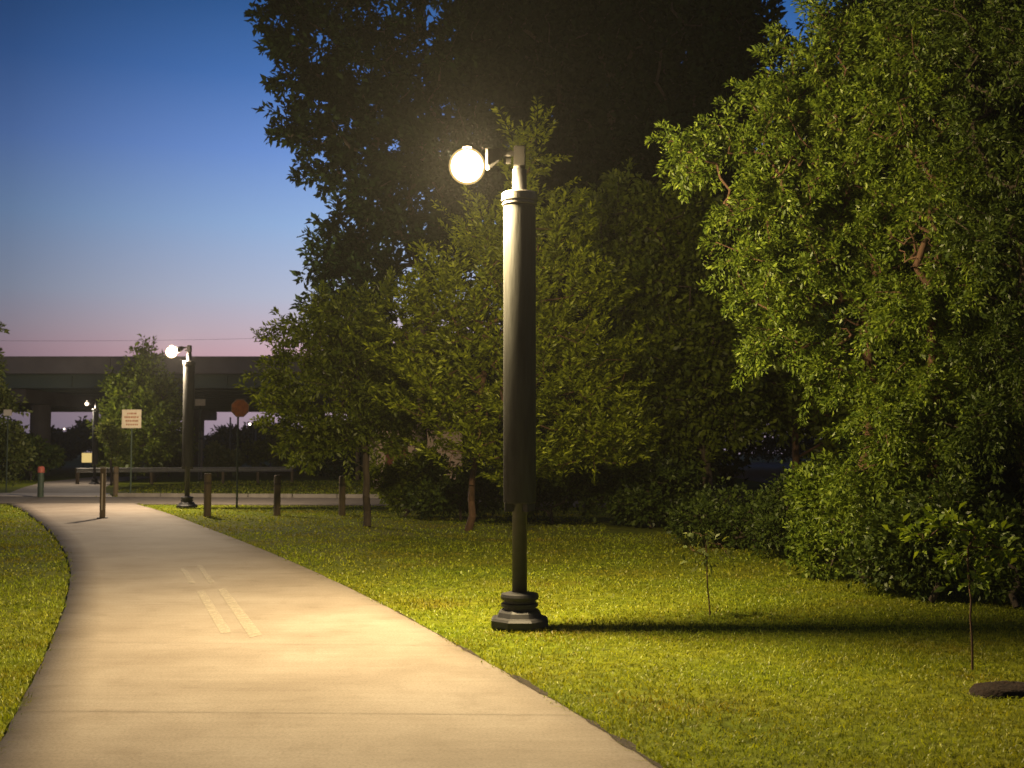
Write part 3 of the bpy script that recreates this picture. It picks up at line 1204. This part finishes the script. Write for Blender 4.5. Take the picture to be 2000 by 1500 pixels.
def tree(name, label, cat, base, trunk_top, lumps, n_tips, per_tip, leaf, lm, bark, r_tip=0.008, spray=0.55, up=0.4, spread=0.16,
         shell=0.5, seed=1, group=None, max_r=0.3, step=0.45, droop=0.0, parts=('trunk', 'crown'), wob=0.06, bare=(), flat=0.0):
    """lumps: list of (centre xyz, (rx, ry, rz)); leaf: (length, width)"""
    rng = np.random.default_rng(seed)
    base = np.array(base, float)
    t = thing(name, label, cat, tuple(base), 0, group)
    cs = np.array([l[0] for l in lumps], float)
    rs = np.array([l[1] for l in lumps], float)
    vol = np.prod(rs, axis=1) ** 0.75
    pick = rng.choice(len(lumps), n_tips, p=vol / vol.sum())
    d = unit(rng.normal(0, 1, (n_tips, 3)))
    rr = rng.uniform(0, 1, n_tips) ** shell
    tips = cs[pick] + d * rr[:, None] * rs[pick]
    ok = tips[:, 2] > 0.12
    tips, pick, d = tips[ok], pick[ok], d[ok]
    all_tips = tips
    for bl, bn in bare:
        e = unit(rng.normal(0, 1, (bn, 3))) * (rng.uniform(0, 1, (bn, 1)) ** 0.45)
        all_tips = np.concatenate([all_tips, np.array(bl[0]) + e * np.array(bl[1])])
    arr, par, cnt, tipnode, tn = skeleton(base, trunk_top, all_tips, rng, step, wob)
    rad = np.minimum(r_tip * cnt ** 0.42, max_r)
    # trunk flare
    for i in range(min(3, tn)):
        rad[i] *= 1.25 - 0.1 * i
    loc = arr - base
    link_mesh(parts[0], limb_mesh(parts[0], loc, par, rad), bark, t, True)
    # sprays of leaves
    n = len(tips)
    ax = unit(unit(tips - cs[pick]) * 0.8 + np.array([0, 0, up]) + rng.normal(0, 0.45, (n, 3)))
    K = per_tip
    tt = rng.uniform(-0.35, 1.0, (n, K))
    side = unit(rng.normal(0, 1, (n, K, 3)))
    side = unit(side - (side * ax[:, None]).sum(-1, keepdims=True) * ax[:, None])
    if flat > 0:
        hz = unit(np.cross(ax, np.array([0, 0, 1.0])))[:, None] * np.sign(rng.normal(0, 1, (n, K, 1)))
        side = unit(side * (1 - flat) + hz * flat)
    sl = spray * rng.uniform(0.55, 1.35, n)
    off = ax[:, None] * (tt * sl[:, None])[..., None]
    off[..., 2] -= droop * np.maximum(tt, 0) ** 2 * sl[:, None]
    off = off + side * (spread * np.abs(rng.normal(0.4, 0.5, (n, K))) * (1.15 - 0.6 * np.clip(tt, 0, 1)))[..., None]
    P = (tips[:, None] + off).reshape(-1, 3)
    D = unit(ax[:, None] * 0.7 + side * 0.75 + rng.normal(0, 0.3, (n, K, 3)) - np.array([0, 0, droop * 0.6])).reshape(-1, 3)
    U = unit(rng.normal(0, 0.75, (n * K, 3)) + np.array([0, 0, 0.9]))
    ls = rng.uniform(0.45, 1.45, n * K)
    keep = P[:, 2] > 0.03
    V, Fc = quads_leaves(P[keep] - base, D[keep], U[keep], leaf[0] * ls[keep], leaf[1] * ls[keep])
    link_mesh(parts[1], np_mesh(parts[1], V, Fc), lm, t)
    return t


def LP(px, py, rx, ry, Y, dep=None):
    c = at(px, py, Y)
    k = Y / F
    return (c, (rx * k, (dep if dep is not None else min(rx, ry) * k), ry * k))


# big dark trees that tower behind the lamp
Y = 37
g = (at(820, 900, Y)[0], Y, 0)
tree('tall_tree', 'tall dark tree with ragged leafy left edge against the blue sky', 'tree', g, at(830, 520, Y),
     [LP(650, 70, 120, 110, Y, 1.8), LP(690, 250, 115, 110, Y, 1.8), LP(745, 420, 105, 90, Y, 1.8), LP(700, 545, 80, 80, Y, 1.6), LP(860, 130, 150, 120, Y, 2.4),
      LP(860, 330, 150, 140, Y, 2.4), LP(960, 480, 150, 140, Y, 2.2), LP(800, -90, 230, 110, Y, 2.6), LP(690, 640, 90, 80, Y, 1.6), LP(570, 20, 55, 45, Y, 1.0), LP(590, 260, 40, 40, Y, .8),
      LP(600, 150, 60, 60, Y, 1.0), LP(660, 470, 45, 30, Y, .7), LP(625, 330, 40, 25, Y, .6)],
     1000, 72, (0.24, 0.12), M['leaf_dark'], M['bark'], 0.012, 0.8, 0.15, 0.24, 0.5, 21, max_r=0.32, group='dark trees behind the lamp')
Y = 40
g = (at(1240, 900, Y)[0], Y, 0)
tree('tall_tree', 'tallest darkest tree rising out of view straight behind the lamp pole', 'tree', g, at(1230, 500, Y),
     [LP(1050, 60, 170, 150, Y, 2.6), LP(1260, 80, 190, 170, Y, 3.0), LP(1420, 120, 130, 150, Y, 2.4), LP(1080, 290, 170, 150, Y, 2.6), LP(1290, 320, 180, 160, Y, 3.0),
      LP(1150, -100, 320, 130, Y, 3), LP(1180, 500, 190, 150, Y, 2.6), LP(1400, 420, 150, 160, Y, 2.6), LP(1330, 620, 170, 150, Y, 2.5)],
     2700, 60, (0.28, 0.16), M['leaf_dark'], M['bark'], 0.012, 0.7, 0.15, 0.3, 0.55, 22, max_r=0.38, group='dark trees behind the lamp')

# round shade tree left of the lamp
g = gnd(717, 1027)
Y = g[1]
tree('young_tree', 'young round tree with thin straight trunk on the grass left of the lamp', 'tree', g, at(716, 800, Y),
     [LP(655, 740, 120, 110, Y, 1.2), LP(590, 800, 85, 70, Y, 0.9), LP(640, 640, 85, 70, Y, 0.9), LP(735, 640, 90, 90, Y, 1.0), LP(770, 770, 100, 110, Y, 1.2),
      LP(700, 850, 120, 50, Y, 1.1), LP(570, 705, 50, 45, Y, 0.6), LP(530, 660, 25, 14, Y, 0.3), LP(600, 870, 60, 30, Y, .6), LP(600, 590, 30, 25, Y, .3)],
     410, 84, (0.11, 0.042), M['leaf_mid'], M['bark'], 0.006, 0.46, 0.25, 0.13, 0.55, 31, max_r=0.075, step=0.3)

# feathery yellow green tree right behind the lamp
g = gnd(915, 1034)
Y = g[1]
tree('feathery_tree', 'feathery yellow green tree with upswept sprays lit behind the lamp pole', 'tree', g, at(950, 640, Y - 1.2),
     [LP(960, 590, 140, 110, Y - 1.6, 1.2), LP(860, 620, 100, 90, Y - 1.6, 1.0), LP(1080, 600, 110, 90, Y - 1.6, 1.1), LP(1160, 560, 60, 60, Y - 1.6, .7), LP(800, 590, 45, 40, Y - 1.6, .5), LP(1130, 730, 110, 100, Y - 1.6, 1.2),
      LP(1000, 780, 160, 110, Y - 1.6, 1.4), LP(860, 770, 100, 90, Y - 1.6, 1.1), LP(980, 470, 90, 70, Y - 1.6, 0.8), LP(1030, 390, 40, 70, Y - 1.6, 0.5), LP(1035, 260, 14, 110, Y - 1.6, 0.2), LP(1015, 300, 20, 100, Y - 1.6, 0.3), LP(1042, 310, 16, 80, Y - 1.6, 0.3), LP(780, 700, 60, 40, Y - 1.6, 0.6),
      LP(1190, 850, 90, 70, Y - 1.6, 1.0), LP(1000, 890, 190, 60, Y - 1.6, 1.4), LP(1090, 470, 50, 50, Y - 1.6, .6)],
     540, 124, (0.10, 0.033), M['leaf_lime'], M['bark_brown'], 0.005, 0.72, 0.75, 0.10, 0.5, 41, flat=0.75, max_r=0.09, step=0.3)

# mid trees to the right of the lamp, behind
Y = 27
g = (at(1385, 990, Y)[0], Y, 0)
tree('understory_tree', 'shadowy understory tree between the lamp and the tall leafy trees', 'tree', g, at(1370, 760, Y),
     [LP(1290, 560, 110, 110, Y, 1.5), LP(1380, 680, 110, 110, Y, 1.5), LP(1280, 760, 110, 100, Y, 1.4), LP(1400, 800, 100, 70, Y, 1.4), LP(1310, 860, 110, 50, Y, 1.3), LP(1230, 880, 70, 60, Y, 1.2), LP(1200, 450, 90, 110, Y, 1.3), LP(1330, 440, 90, 90, Y, 1.3)],
     900, 42, (0.15, 0.08), M['leaf_mid'], M['bark'], 0.007, 0.5, 0.2, 0.2, 0.6, 51, max_r=0.13)
Y = 30
g = (at(1556, 960, Y)[0], Y, 0)
tree('understory_tree', 'thin trunked understory tree standing before the grey parking lot gap', 'tree', g, at(1550, 820, Y),
     [LP(1560, 780, 110, 70, Y, 1.6), LP(1480, 740, 100, 100, Y, 1.5), LP(1640, 760, 90, 90, Y, 1.5), LP(1540, 640, 120, 100, Y, 1.6), LP(1640, 880, 50, 40, Y, 1.0)],
     500, 40, (0.15, 0.08), M['leaf_mid'], M['bark_brown'], 0.007, 0.5, 0.1, 0.2, 0.6, 52, max_r=0.10)

# the big leafy trees on the right
Y = 14.5
g = (at(1700, 1120, Y)[0], Y, 0)
tree('leafy_tree', 'big leafy tree with lit ragged branches right of the lamp, brown twigs showing', 'tree', g, at(1690, 620, Y),
     [LP(1590, 170, 120, 90, Y, 0.8), LP(1430, 300, 90, 45, Y, 0.5), LP(1340, 300, 45, 45, Y, 0.4), LP(1500, 230, 70, 90, Y, .5), LP(1500, 400, 110, 60, Y, 0.7), LP(1600, 330, 110, 80, Y, 0.8),
      LP(1440, 500, 80, 50, Y, 0.5), LP(1530, 560, 110, 70, Y, 0.8), LP(1500, 660, 70, 60, Y, 0.6), LP(1620, 480, 90, 80, Y, 0.7), LP(1650, 200, 90, 80, Y, .7), LP(1680, 760, 70, 60, Y, .6),
      LP(1620, 60, 110, 60, Y, 0.7), LP(1730, 420, 80, 80, Y, .7), LP(1600, 720, 60, 60, Y, .5), LP(1400, 240, 40, 30, Y, .3), LP(1700, 560, 70, 60, Y, .5), LP(1750, 40, 120, 70, Y, .7)],
     660, 124, (0.062, 0.023), M['leaf_vine'], M['bark_brown'], 0.0045, 0.33, 0.15, 0.095, 0.45, 61, flat=0.45, max_r=0.14, step=0.2, droop=0.25, wob=0.05,
     bare=[(LP(1540, 310, 60, 40, Y, .4), 40), (LP(1650, 640, 70, 60, Y, .4), 45), (LP(1440, 390, 60, 20, Y, .3), 25), (LP(1740, 540, 80, 50, Y, .4), 40)], group='leafy trees on the right')
Y = 13.6
g = (at(1830, 1150, Y)[0], Y, 0)
tree('leafy_tree', 'leafy tree draped with hanging vines between two bigger dark crowns on the right', 'tree', g, at(1820, 560, Y),
     [LP(1770, 230, 100, 90, Y, 0.8), LP(1830, 370, 100, 90, Y, 0.8), LP(1760, 620, 90, 70, Y, 0.7), LP(1850, 560, 90, 90, Y, 0.8), LP(1800, 760, 90, 80, Y, 0.7), LP(1720, 830, 70, 70, Y, .6),
      LP(1700, 930, 75, 60, Y, .6), LP(1800, 900, 80, 70, Y, .6), LP(1770, 990, 90, 60, Y, 0.6), LP(1870, 720, 70, 80, Y, .6), LP(1790, 90, 110, 70, Y, .8), LP(1680, 1010, 60, 45, Y, .5)],
     560, 124, (0.060, 0.023), M['leaf_vine'], M['bark_brown'], 0.0045, 0.33, -0.05, 0.095, 0.45, 62, flat=0.45, max_r=0.14, step=0.2, droop=0.5,
     bare=[(LP(1790, 480, 70, 50, Y, .4), 60), (LP(1850, 650, 60, 50, Y, .4), 50)], group='leafy trees on the right')
Y = 12.8
g = (at(2010, 1190, Y)[0], Y, 0)
tree('leafy_tree', 'darkest leafy tree along the right edge of the view reaching down to the grass', 'tree', g, at(2000, 520, Y),
     [LP(1920, 120, 90, 100, Y, 0.8), LP(1980, 300, 100, 110, Y, 0.9), LP(1920, 450, 80, 80, Y, .7), LP(1990, 560, 100, 110, Y, 0.9), LP(1930, 680, 75, 80, Y, .7), LP(1990, 800, 90, 90, Y, 0.8),
      LP(1900, 820, 60, 60, Y, .5), LP(2060, 100, 120, 140, Y, 1), LP(2080, 420, 120, 160, Y, 1), LP(2080, 760, 110, 140, Y, 1), LP(1990, 20, 140, 60, Y, .9), LP(1880, 10, 110, 70, Y, .8), LP(1900, 250, 60, 80, Y, .6)],
     600, 120, (0.060, 0.023), M['leaf_deep'], M['bark'], 0.0045, 0.33, 0.0, 0.095, 0.45, 63, flat=0.45, max_r=0.16, step=0.25, droop=0.45, group='leafy trees on the right')
# second rank behind them, fills the depth
Y = 19
g = (at(1700, 1020, Y)[0], Y, 0)
tree('leafy_tree', 'shaded leafy tree hidden behind the big leafy trees on the right', 'tree', g, at(1700, 520, Y),
     [LP(1700, 250, 180, 160, Y, 1.6), LP(1860, 350, 180, 200, Y, 1.6), LP(1650, 480, 150, 150, Y, 1.5), LP(1850, 650, 180, 180, Y, 1.6), LP(1700, 700, 130, 110, Y, 1.4), LP(1980, 200, 150, 200, Y, 1.6), LP(2000, 600, 150, 250, Y, 1.6),
      LP(1800, 20, 170, 100, Y, 1.6), LP(1780, 880, 120, 100, Y, 1.4), LP(1700, 20, 120, 90, Y, 1.4), LP(1930, 0, 180, 110, Y, 1.6)],
     1050, 56, (0.10, 0.05), M['leaf_dark'], M['bark'], 0.006, 0.40, 0.1, 0.16, 0.6, 64, max_r=0.18, droop=0.3, group='leafy trees on the right')


# shrubs
def shrub(label, lumps, Y, n, per, leaf, lm, seed, group, px, py):
    g = gnd(px, py)
    g = (g[0], g[1], 0)
    return tree('shrub', label, 'shrub', g, (g[0], g[1], 0.35), lumps, n, per, leaf, lm, M['bark'], 0.004, 0.28, 0.35, 0.12, 0.55, seed, group, 0.03, 0.2, 0.15, ('stems', 'foliage'))


def shrub_at(label, px, py_base, w, h, n, per, leaf, lm, seed, group='shrubs along the wood edge'):
    g = gnd(px, py_base)
    k = F / g[1]
    rx, rz = w / 2 / k, h / 2 / k
    c = np.array([g[0], g[1] + min(rx, 1.2) * 0.5, rz])
    rng = random.Random(seed)
    lumps = [(c + np.array([rng.uniform(-.6, .6) * rx, rng.uniform(-.4, .6) * min(rx, 1.2), rng.uniform(-.45, .75) * rz]), (rx * rng.uniform(.22, .5), min(rx, 1.2) * rng.uniform(.3, .6), rz * rng.uniform(.3, .7))) for _ in range(9)]
    return shrub(label, lumps, g[1], n, per, leaf, lm, seed, group, px, py_base)


shrub_at('dark leafy shrub at the wood edge behind the thin sapling', 1470, 1072, 330, 110, 460, 34, (0.075, 0.038), M['leaf_deep'], 71)
shrub_at('loose shrub between the thin sapling and the vine draped tree', 1590, 1092, 260, 150, 420, 34, (0.072, 0.036), M['leaf_deep'], 79)
shrub_at('dense shrub below the vine draped tree at the edge of the lawn', 1690, 1135, 250, 190, 500, 40, (0.066, 0.034), M['leaf_vine'], 72)
shrub_at('low dark shrub on the lawn edge under the right leafy trees', 1820, 1172, 260, 160, 460, 40, (0.064, 0.032), M['leaf_deep'], 73)
shrub_at('dark shrub at the right edge of the view behind the taller sapling', 1985, 1185, 220, 210, 460, 40, (0.064, 0.032), M['leaf_deep'], 74)
shrub_at('dark shrub right of the lamp pole, before the understory tree', 1270, 1030, 260, 120, 380, 32, (0.11, 0.06), M['leaf_deep'], 75)
shrub_at('dark shrub directly behind the lamp pole below the feathery tree', 1080, 1022, 260, 120, 380, 32, (0.11, 0.06), M['leaf_deep'], 76)
shrub_at('dark shrub left of the lamp pole below the feathery tree', 900, 1014, 220, 100, 340, 32, (0.11, 0.06), M['leaf_deep'], 77)
shrub_at('brownish green shrub between the young tree trunk and the feathery tree', 790, 1008, 160, 110, 300, 30, (0.12, 0.06), M['leaf_mid'], 78)

# background wood that closes the view on the right
def wood_mass():
    rng = np.random.default_rng(90)
    Ps = []
    for (px, py, rx, ry, Y, n) in [(700, 900, 90, 40, 62, 2500), (860, 800, 160, 180, 52, 9000), (1080, 760, 190, 260, 54, 13000), (1300, 700, 190, 330, 50, 15000), (1230, 920, 200, 70, 46, 5000),
                                   (1540, 640, 200, 215, 48, 14000), (1760, 600, 200, 380, 40, 16000), (1980, 420, 200, 560, 36, 24000), (1790, 120, 150, 170, 42, 7000), (1750, 930, 130, 90, 40, 4000), (1950, 960, 160, 120, 34, 6000), (1600, 300, 220, 240, 50, 12000), (1540, 840, 190, 60, 135, 9000), (1540, 872, 160, 22, 128, 5000), (850, 850, 260, 50, 90, 9000)]:
        c = at(px, py, Y)
        k = Y / F
        d = unit(rng.normal(0, 1, (n // 12, 3))) * (rng.uniform(0, 1, (n // 12, 1)) ** 0.4)
        cc = c + d * np.array([rx * k, 1.8, ry * k])
        p = (cc[:, None] + rng.normal(0, 0.28, (len(cc), 12, 3))).reshape(-1, 3)
        Ps.append(p)
    P = np.concatenate(Ps)
    P = P[P[:, 2] > 0.05]
    n = len(P)
    D = unit(rng.normal(0, 1, (n, 3)))
    U = unit(rng.normal(0, 1, (n, 3)))
    s = rng.uniform(0.7, 1.4, n)
    V, Fc = quads_leaves(P, D, U, 0.34 * s, 0.2 * s)
    return np_mesh('background_wood', V, Fc)


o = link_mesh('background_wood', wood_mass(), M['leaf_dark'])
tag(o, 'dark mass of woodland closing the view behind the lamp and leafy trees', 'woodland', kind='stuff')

# trees in front of the bridge
Y = 56
g = (at(300, 940, Y)[0], Y, 0)
tree('bushy_tree', 'small bushy green tree in front of the bridge, left of the second lamp', 'tree', g, at(290, 840, Y),
     [LP(275, 770, 62, 50, Y, 1.2), LP(240, 830, 45, 45, Y, 1.0), LP(310, 830, 45, 55, Y, 1.1), LP(270, 880, 65, 40, Y, 1.2), LP(285, 715, 30, 26, Y, .6), LP(235, 760, 30, 30, Y, .6), LP(325, 770, 25, 40, Y, .6),
      LP(290, 685, 6, 14, Y, .2), LP(262, 690, 5, 10, Y, .15)],
     600, 34, (0.20, 0.10), M['leaf_mid'], M['bark'], 0.010, 0.6, 0.5, 0.22, 0.6, 81, max_r=0.14)
Y = 43
g = (at(-30, 960, Y)[0], Y, 0)
tree('edge_tree', 'half seen tree with yellowish leaves at the left edge before the bridge', 'tree', g, at(-30, 760, Y),
     [LP(0, 785, 28, 30, Y, .7), LP(-45, 710, 34, 40, Y, .7), LP(0, 860, 38, 36, Y, .8), LP(-18, 643, 20, 8, Y, .3), LP(15, 900, 30, 25, Y, .7), LP(-60, 800, 60, 100, Y, 1.2)],
     380, 34, (0.17, 0.09), M['leaf_pale'], M['bark'], 0.009, 0.5, 0.3, 0.2, 0.6, 82, max_r=0.13)

Y = 50.5
g = (at(218, 935, Y)[0], Y, 0)
tree('small_tree', 'small lamplit yellowish tree just right of the small lamp beyond the lane', 'tree', g, at(218, 860, Y),
     [LP(209, 828, 8, 14, Y, .3), LP(226, 855, 16, 18, Y, .4), LP(240, 880, 16, 14, Y, .4), LP(205, 845, 10, 14, Y, .3)],
     70, 26, (0.15, 0.07), M['leaf_pale'], M['bark'], 0.008, 0.4, 0.2, 0.16, 0.6, 86, max_r=0.06)

# shrubs under the bridge
for (px, py, w, h, lb, sd, lmk) in [(425, 931, 90, 56, 'pale green rounded shrub behind the guardrail, right of the second lamp', 83, 'leaf_pale'),
                                    (215, 932, 80, 70, 'lit green shrub beside the small lamp before the bridge', 84, 'leaf_pale'),
                                    (520, 925, 130, 60, 'low green shrub behind the guardrail, right of the orange red sign', 87, 'leaf_mid'),
                                    (640, 930, 150, 80, 'wide green shrub behind the lane, between the two dark wooden posts', 88, 'leaf_mid'),
                                    (330, 930, 90, 70, 'green shrub at the foot of the bushy tree, left of the second lamp', 89, 'leaf_mid'),
                                    (60, 938, 120, 75, 'dark shrub at the foot of the bridge pier on the left', 85, 'leaf_deep')]:
    shrub_at(lb, px, py, w, h, 200, 26, (0.24, 0.13), M[lmk], sd, 'shrubs before the bridge')

# far trees beyond the bridge
far = [(110, 905, 60, 66, 'left'), (160, 905, 70, 80, ''), (415, 905, 60, 62, ''), (470, 905, 70, 80, ''), (530, 905, 80, 74, ''), (600, 905, 90, 84, ''), (330, 905, 80, 70, ''), (240, 905, 80, 76, ''), (30, 905, 90, 80, '')]
fl = ['far dark tree seen under the bridge beside the left pier', 'far dark tree under the bridge behind the glowing yellow panel', 'far dark tree under the bridge just right of the second lamp',
      'far dark tree under the bridge behind the orange red sign', 'far dark tree under the bridge right of the distant lamp', 'far dark tree behind the grey blue utility cabinet',
      'far dark tree behind the second street lamp and bushy tree', 'far dark tree behind the square cream notice', 'far dark tree at the left edge under the bridge']
for i, ((px, py, w, h, _), lb) in enumerate(zip(far, fl)):
    Y = 150 + 9 * (i % 3)
    k = Y / F
    b = at(px, 900, Y)
    b[2] = 0
    rx, rz = w / 2 * k, h / 2 * k * 0.8
    rng_ = random.Random(100 + i)
    lumps = [(np.array([b[0] + rng_.uniform(-.7, .7) * rx, Y + rng_.uniform(-1, 1), rz * (1.05 + rng_.uniform(-.3, .5))]), (rx * .6, 1.6, rz * .7)) for _ in range(5)]
    tree('far_tree', lb, 'tree', b, (b[0], Y, rz * 1.2), lumps, 120, 24, (0.6, 0.36), M['leaf_dark'], M['bark'], 0.03, 1.0, 0.3, 0.5, 0.6, 200 + i, 'far trees beyond the bridge', 0.25, 0.9)

# saplings on the lawn
def sapling(label, base_px, tip_px, lumps, n, seed, lm, per=16):
    g = gnd(*base_px)
    Y = g[1]
    return tree('sapling', label, 'sapling', g, at(tip_px[0], tip_px[1], Y), [LP(*l, Y, 0.14) for l in lumps], n, per, (0.075, 0.032), lm, M['bark_brown'], 0.0022, 0.14, 0.1, 0.05, 0.6, seed, None, 0.0075, 0.12, 0.4, ('stem', 'foliage'), 0.012)


sapling('thin sapling with a few pale leaves on the lawn right of the lamp', (1387, 1201), (1380, 1060), [(1365, 1040, 22, 14), (1395, 1070, 28, 18), (1350, 1075, 20, 14), (1420, 1085, 14, 12), (1375, 1095, 26, 10)], 16, 301, M['leaf_pale'], 7)
sapling('taller sapling with bare stem and drooping leaves near the right edge of the lawn', (1899, 1307), (1892, 1070), [(1860, 1020, 60, 22), (1800, 1045, 36, 14), (1910, 1050, 50, 30), (1880, 1090, 50, 30), (1950, 1070, 30, 25), (1900, 1130, 40, 25), (1860, 1025, 50, 12)], 46, 302, M['leaf_vine'], 12)

# ------------------------------------------------------------------ grass
def edge_x(curve, y):
    o = np.argsort(curve[:, 1])
    return np.interp(y, curve[o, 1], curve[o, 0])


def grass():
    rng = np.random.default_rng(77)
    Vs, Fs = [], []
    off = 0

    def add(P, hs, ws):
        nonlocal off
        n = len(P)
        a = rng.uniform(0, 2 * math.pi, n)
        lean = rng.normal(0, 0.75, (n, 2))
        wv = np.stack([np.cos(a), np.sin(a), np.zeros(n)], 1) * ws[:, None]
        l3 = np.concatenate([lean, np.zeros((n, 1))], 1) * hs[:, None]
        up = np.array([0, 0, 1.0])
        b0, b1 = P - wv, P + wv
        m = P + l3 * 0.35 + up * hs[:, None] * 0.55
        m0, m1 = m - wv * 0.8, m + wv * 0.8
        tp = P + l3 * 1.1 + up * hs[:, None] * (0.95 - 0.25 * np.linalg.norm(lean, axis=1)[:, None].clip(0, 1.5))
        t0, t1 = tp - wv * 0.12, tp + wv * 0.12
        V = np.stack([b0, b1, m1, m0, t1, t0], 1).reshape(-1, 3)
        base = off + np.arange(n)[:, None] * 6
        Fs.append(np.concatenate([base + np.array([[0, 1, 2, 3]]), base + np.array([[3, 2, 4, 5]])]))
        Vs.append(V)
        off += n * 6

    bands = [(4.8, 7.5, 2800, 0.030, 0.0030), (7.5, 10.5, 2000, 0.030, 0.0036), (10.5, 15, 950, 0.032, 0.0052), (15, 22, 380, 0.034, 0.0085), (22, 33.6, 120, 0.038, 0.014), (38.8, 58, 30, 0.07, 0.028)]
    for (y0, y1, dens, h, w) in bands:
        xmin, xmax = -0.52 * y1 - 0.5, 0.52 * y1 + 0.5
        n = int((xmax - xmin) * (y1 - y0) * dens)
        P = np.stack([rng.uniform(xmin, xmax, n), rng.uniform(y0, y1, n), np.full(n, -0.03)], 1)
        inside = np.abs(P[:, 0]) < 0.475 * P[:, 1] + 0.4
        if y1 < 35:
            xr, xl = edge_x(Rc, P[:, 1]), edge_x(Lc, P[:, 1])
            jit = rng.exponential(0.035, n) - 0.035 - 0.03 * np.sin(P[:, 1] * 5.3 + np.sin(P[:, 1] * 13)) - 0.02 * np.sin(P[:, 1] * 17.0)
            inside &= (P[:, 0] > xr + 0.0 + jit) | (P[:, 0] < xl - jit)
            inside &= P[:, 1] < lane_near(P[:, 0]) - 0.15
            # the lawn ends at the wood edge
            inside &= ~((P[:, 0] > 2.0) & (P[:, 1] > 22.5))
        else:
            inside &= ~((P[:, 0] > -20.0) & (P[:, 0] < -14.2) & (P[:, 1] < 44))
            inside &= ~((P[:, 0] > -24.2) & (P[:, 0] < -15.5) & (P[:, 1] >= 44))
            inside &= P[:, 0] < 1
        # tufts
        tuft = np.sin(P[:, 0] * 3.1 + 1.7 * np.sin(P[:, 1] * 1.3)) * np.sin(P[:, 1] * 3.7 + 1.1 * np.sin(P[:, 0] * 2.1))
        inside &= rng.uniform(0, 1, n) < 0.78 + 0.22 * tuft
        P = P[inside]
        hs = h * rng.uniform(0.55, 1.45, len(P)) * (1 + 0.25 * np.sin(P[:, 0] * 1.7) * np.sin(P[:, 1] * 1.9))
        if y1 < 35:
            de = np.minimum(np.abs(P[:, 0] - edge_x(Rc, P[:, 1])), np.abs(P[:, 0] - edge_x(Lc, P[:, 1])))
            hs = hs * (1 + 0.9 * np.exp(-de / 0.08))
        add(P, hs, np.full(len(P), w) * rng.uniform(0.7, 1.3, len(P)))
    return np_mesh('grass', np.concatenate(Vs), np.concatenate(Fs))


o = link_mesh('grass', grass(), M['blade'])
tag(o, 'short mown grass lit yellow green by the lamp on both sides of the trail', 'grass', kind='stuff')

# ------------------------------------------------------------------ thin evening haze that carries the lamp glow
bm = bmesh.new()
add_box(bm, (0, 145, 12.2), (524, 354, 26.6))
m, nt, out = mat('evening_haze')
v = N(nt, 'ShaderNodeVolumePrincipled')
v.inputs['Color'].default_value = (0.95, 0.95, 0.95, 1)
v.inputs['Density'].default_value = 0.00036
v.inputs['Anisotropy'].default_value = 0.4
nt.links.new(v.outputs['Volume'], out.inputs['Volume'])
m.cycles.volume_sampling = 'EQUIANGULAR'
m.cycles.homogeneous_volume = True
HAZE = True
if HAZE:
    o = obj('haze', bm, m)
    o['kind'] = 'stuff'

# ------------------------------------------------------------------ camera and render settings
cam = bpy.data.cameras.new('camera')
cam.lens = 40
cam.sensor_width = 36
cam.clip_end = 4000
cam.dof.use_dof = True
cam.dof.focus_distance = 10.8
cam.dof.aperture_fstop = 3.2
co = bpy.data.objects.new('camera', cam)
C.objects.link(co)
co.location = (0, 0, CAM_H)
co.rotation_euler = (math.pi / 2 + PITCH, 0, 0)
sc.camera = co

sc.view_settings.view_transform = 'Standard'
sc.view_settings.look = 'None'
sc.view_settings.exposure = 0
sc.view_settings.gamma = 1
sc.render.engine = 'CYCLES'
cy = sc.cycles
cy.use_denoising = True
cy.max_bounces = 5
cy.diffuse_bounces = 2
cy.glossy_bounces = 2
cy.transmission_bounces = 3
cy.volume_bounces = 0
cy.transparent_max_bounces = 12
cy.sample_clamp_indirect = 3.0
cy.sample_clamp_direct = 0.0
cy.caustics_reflective = False
cy.caustics_refractive = False
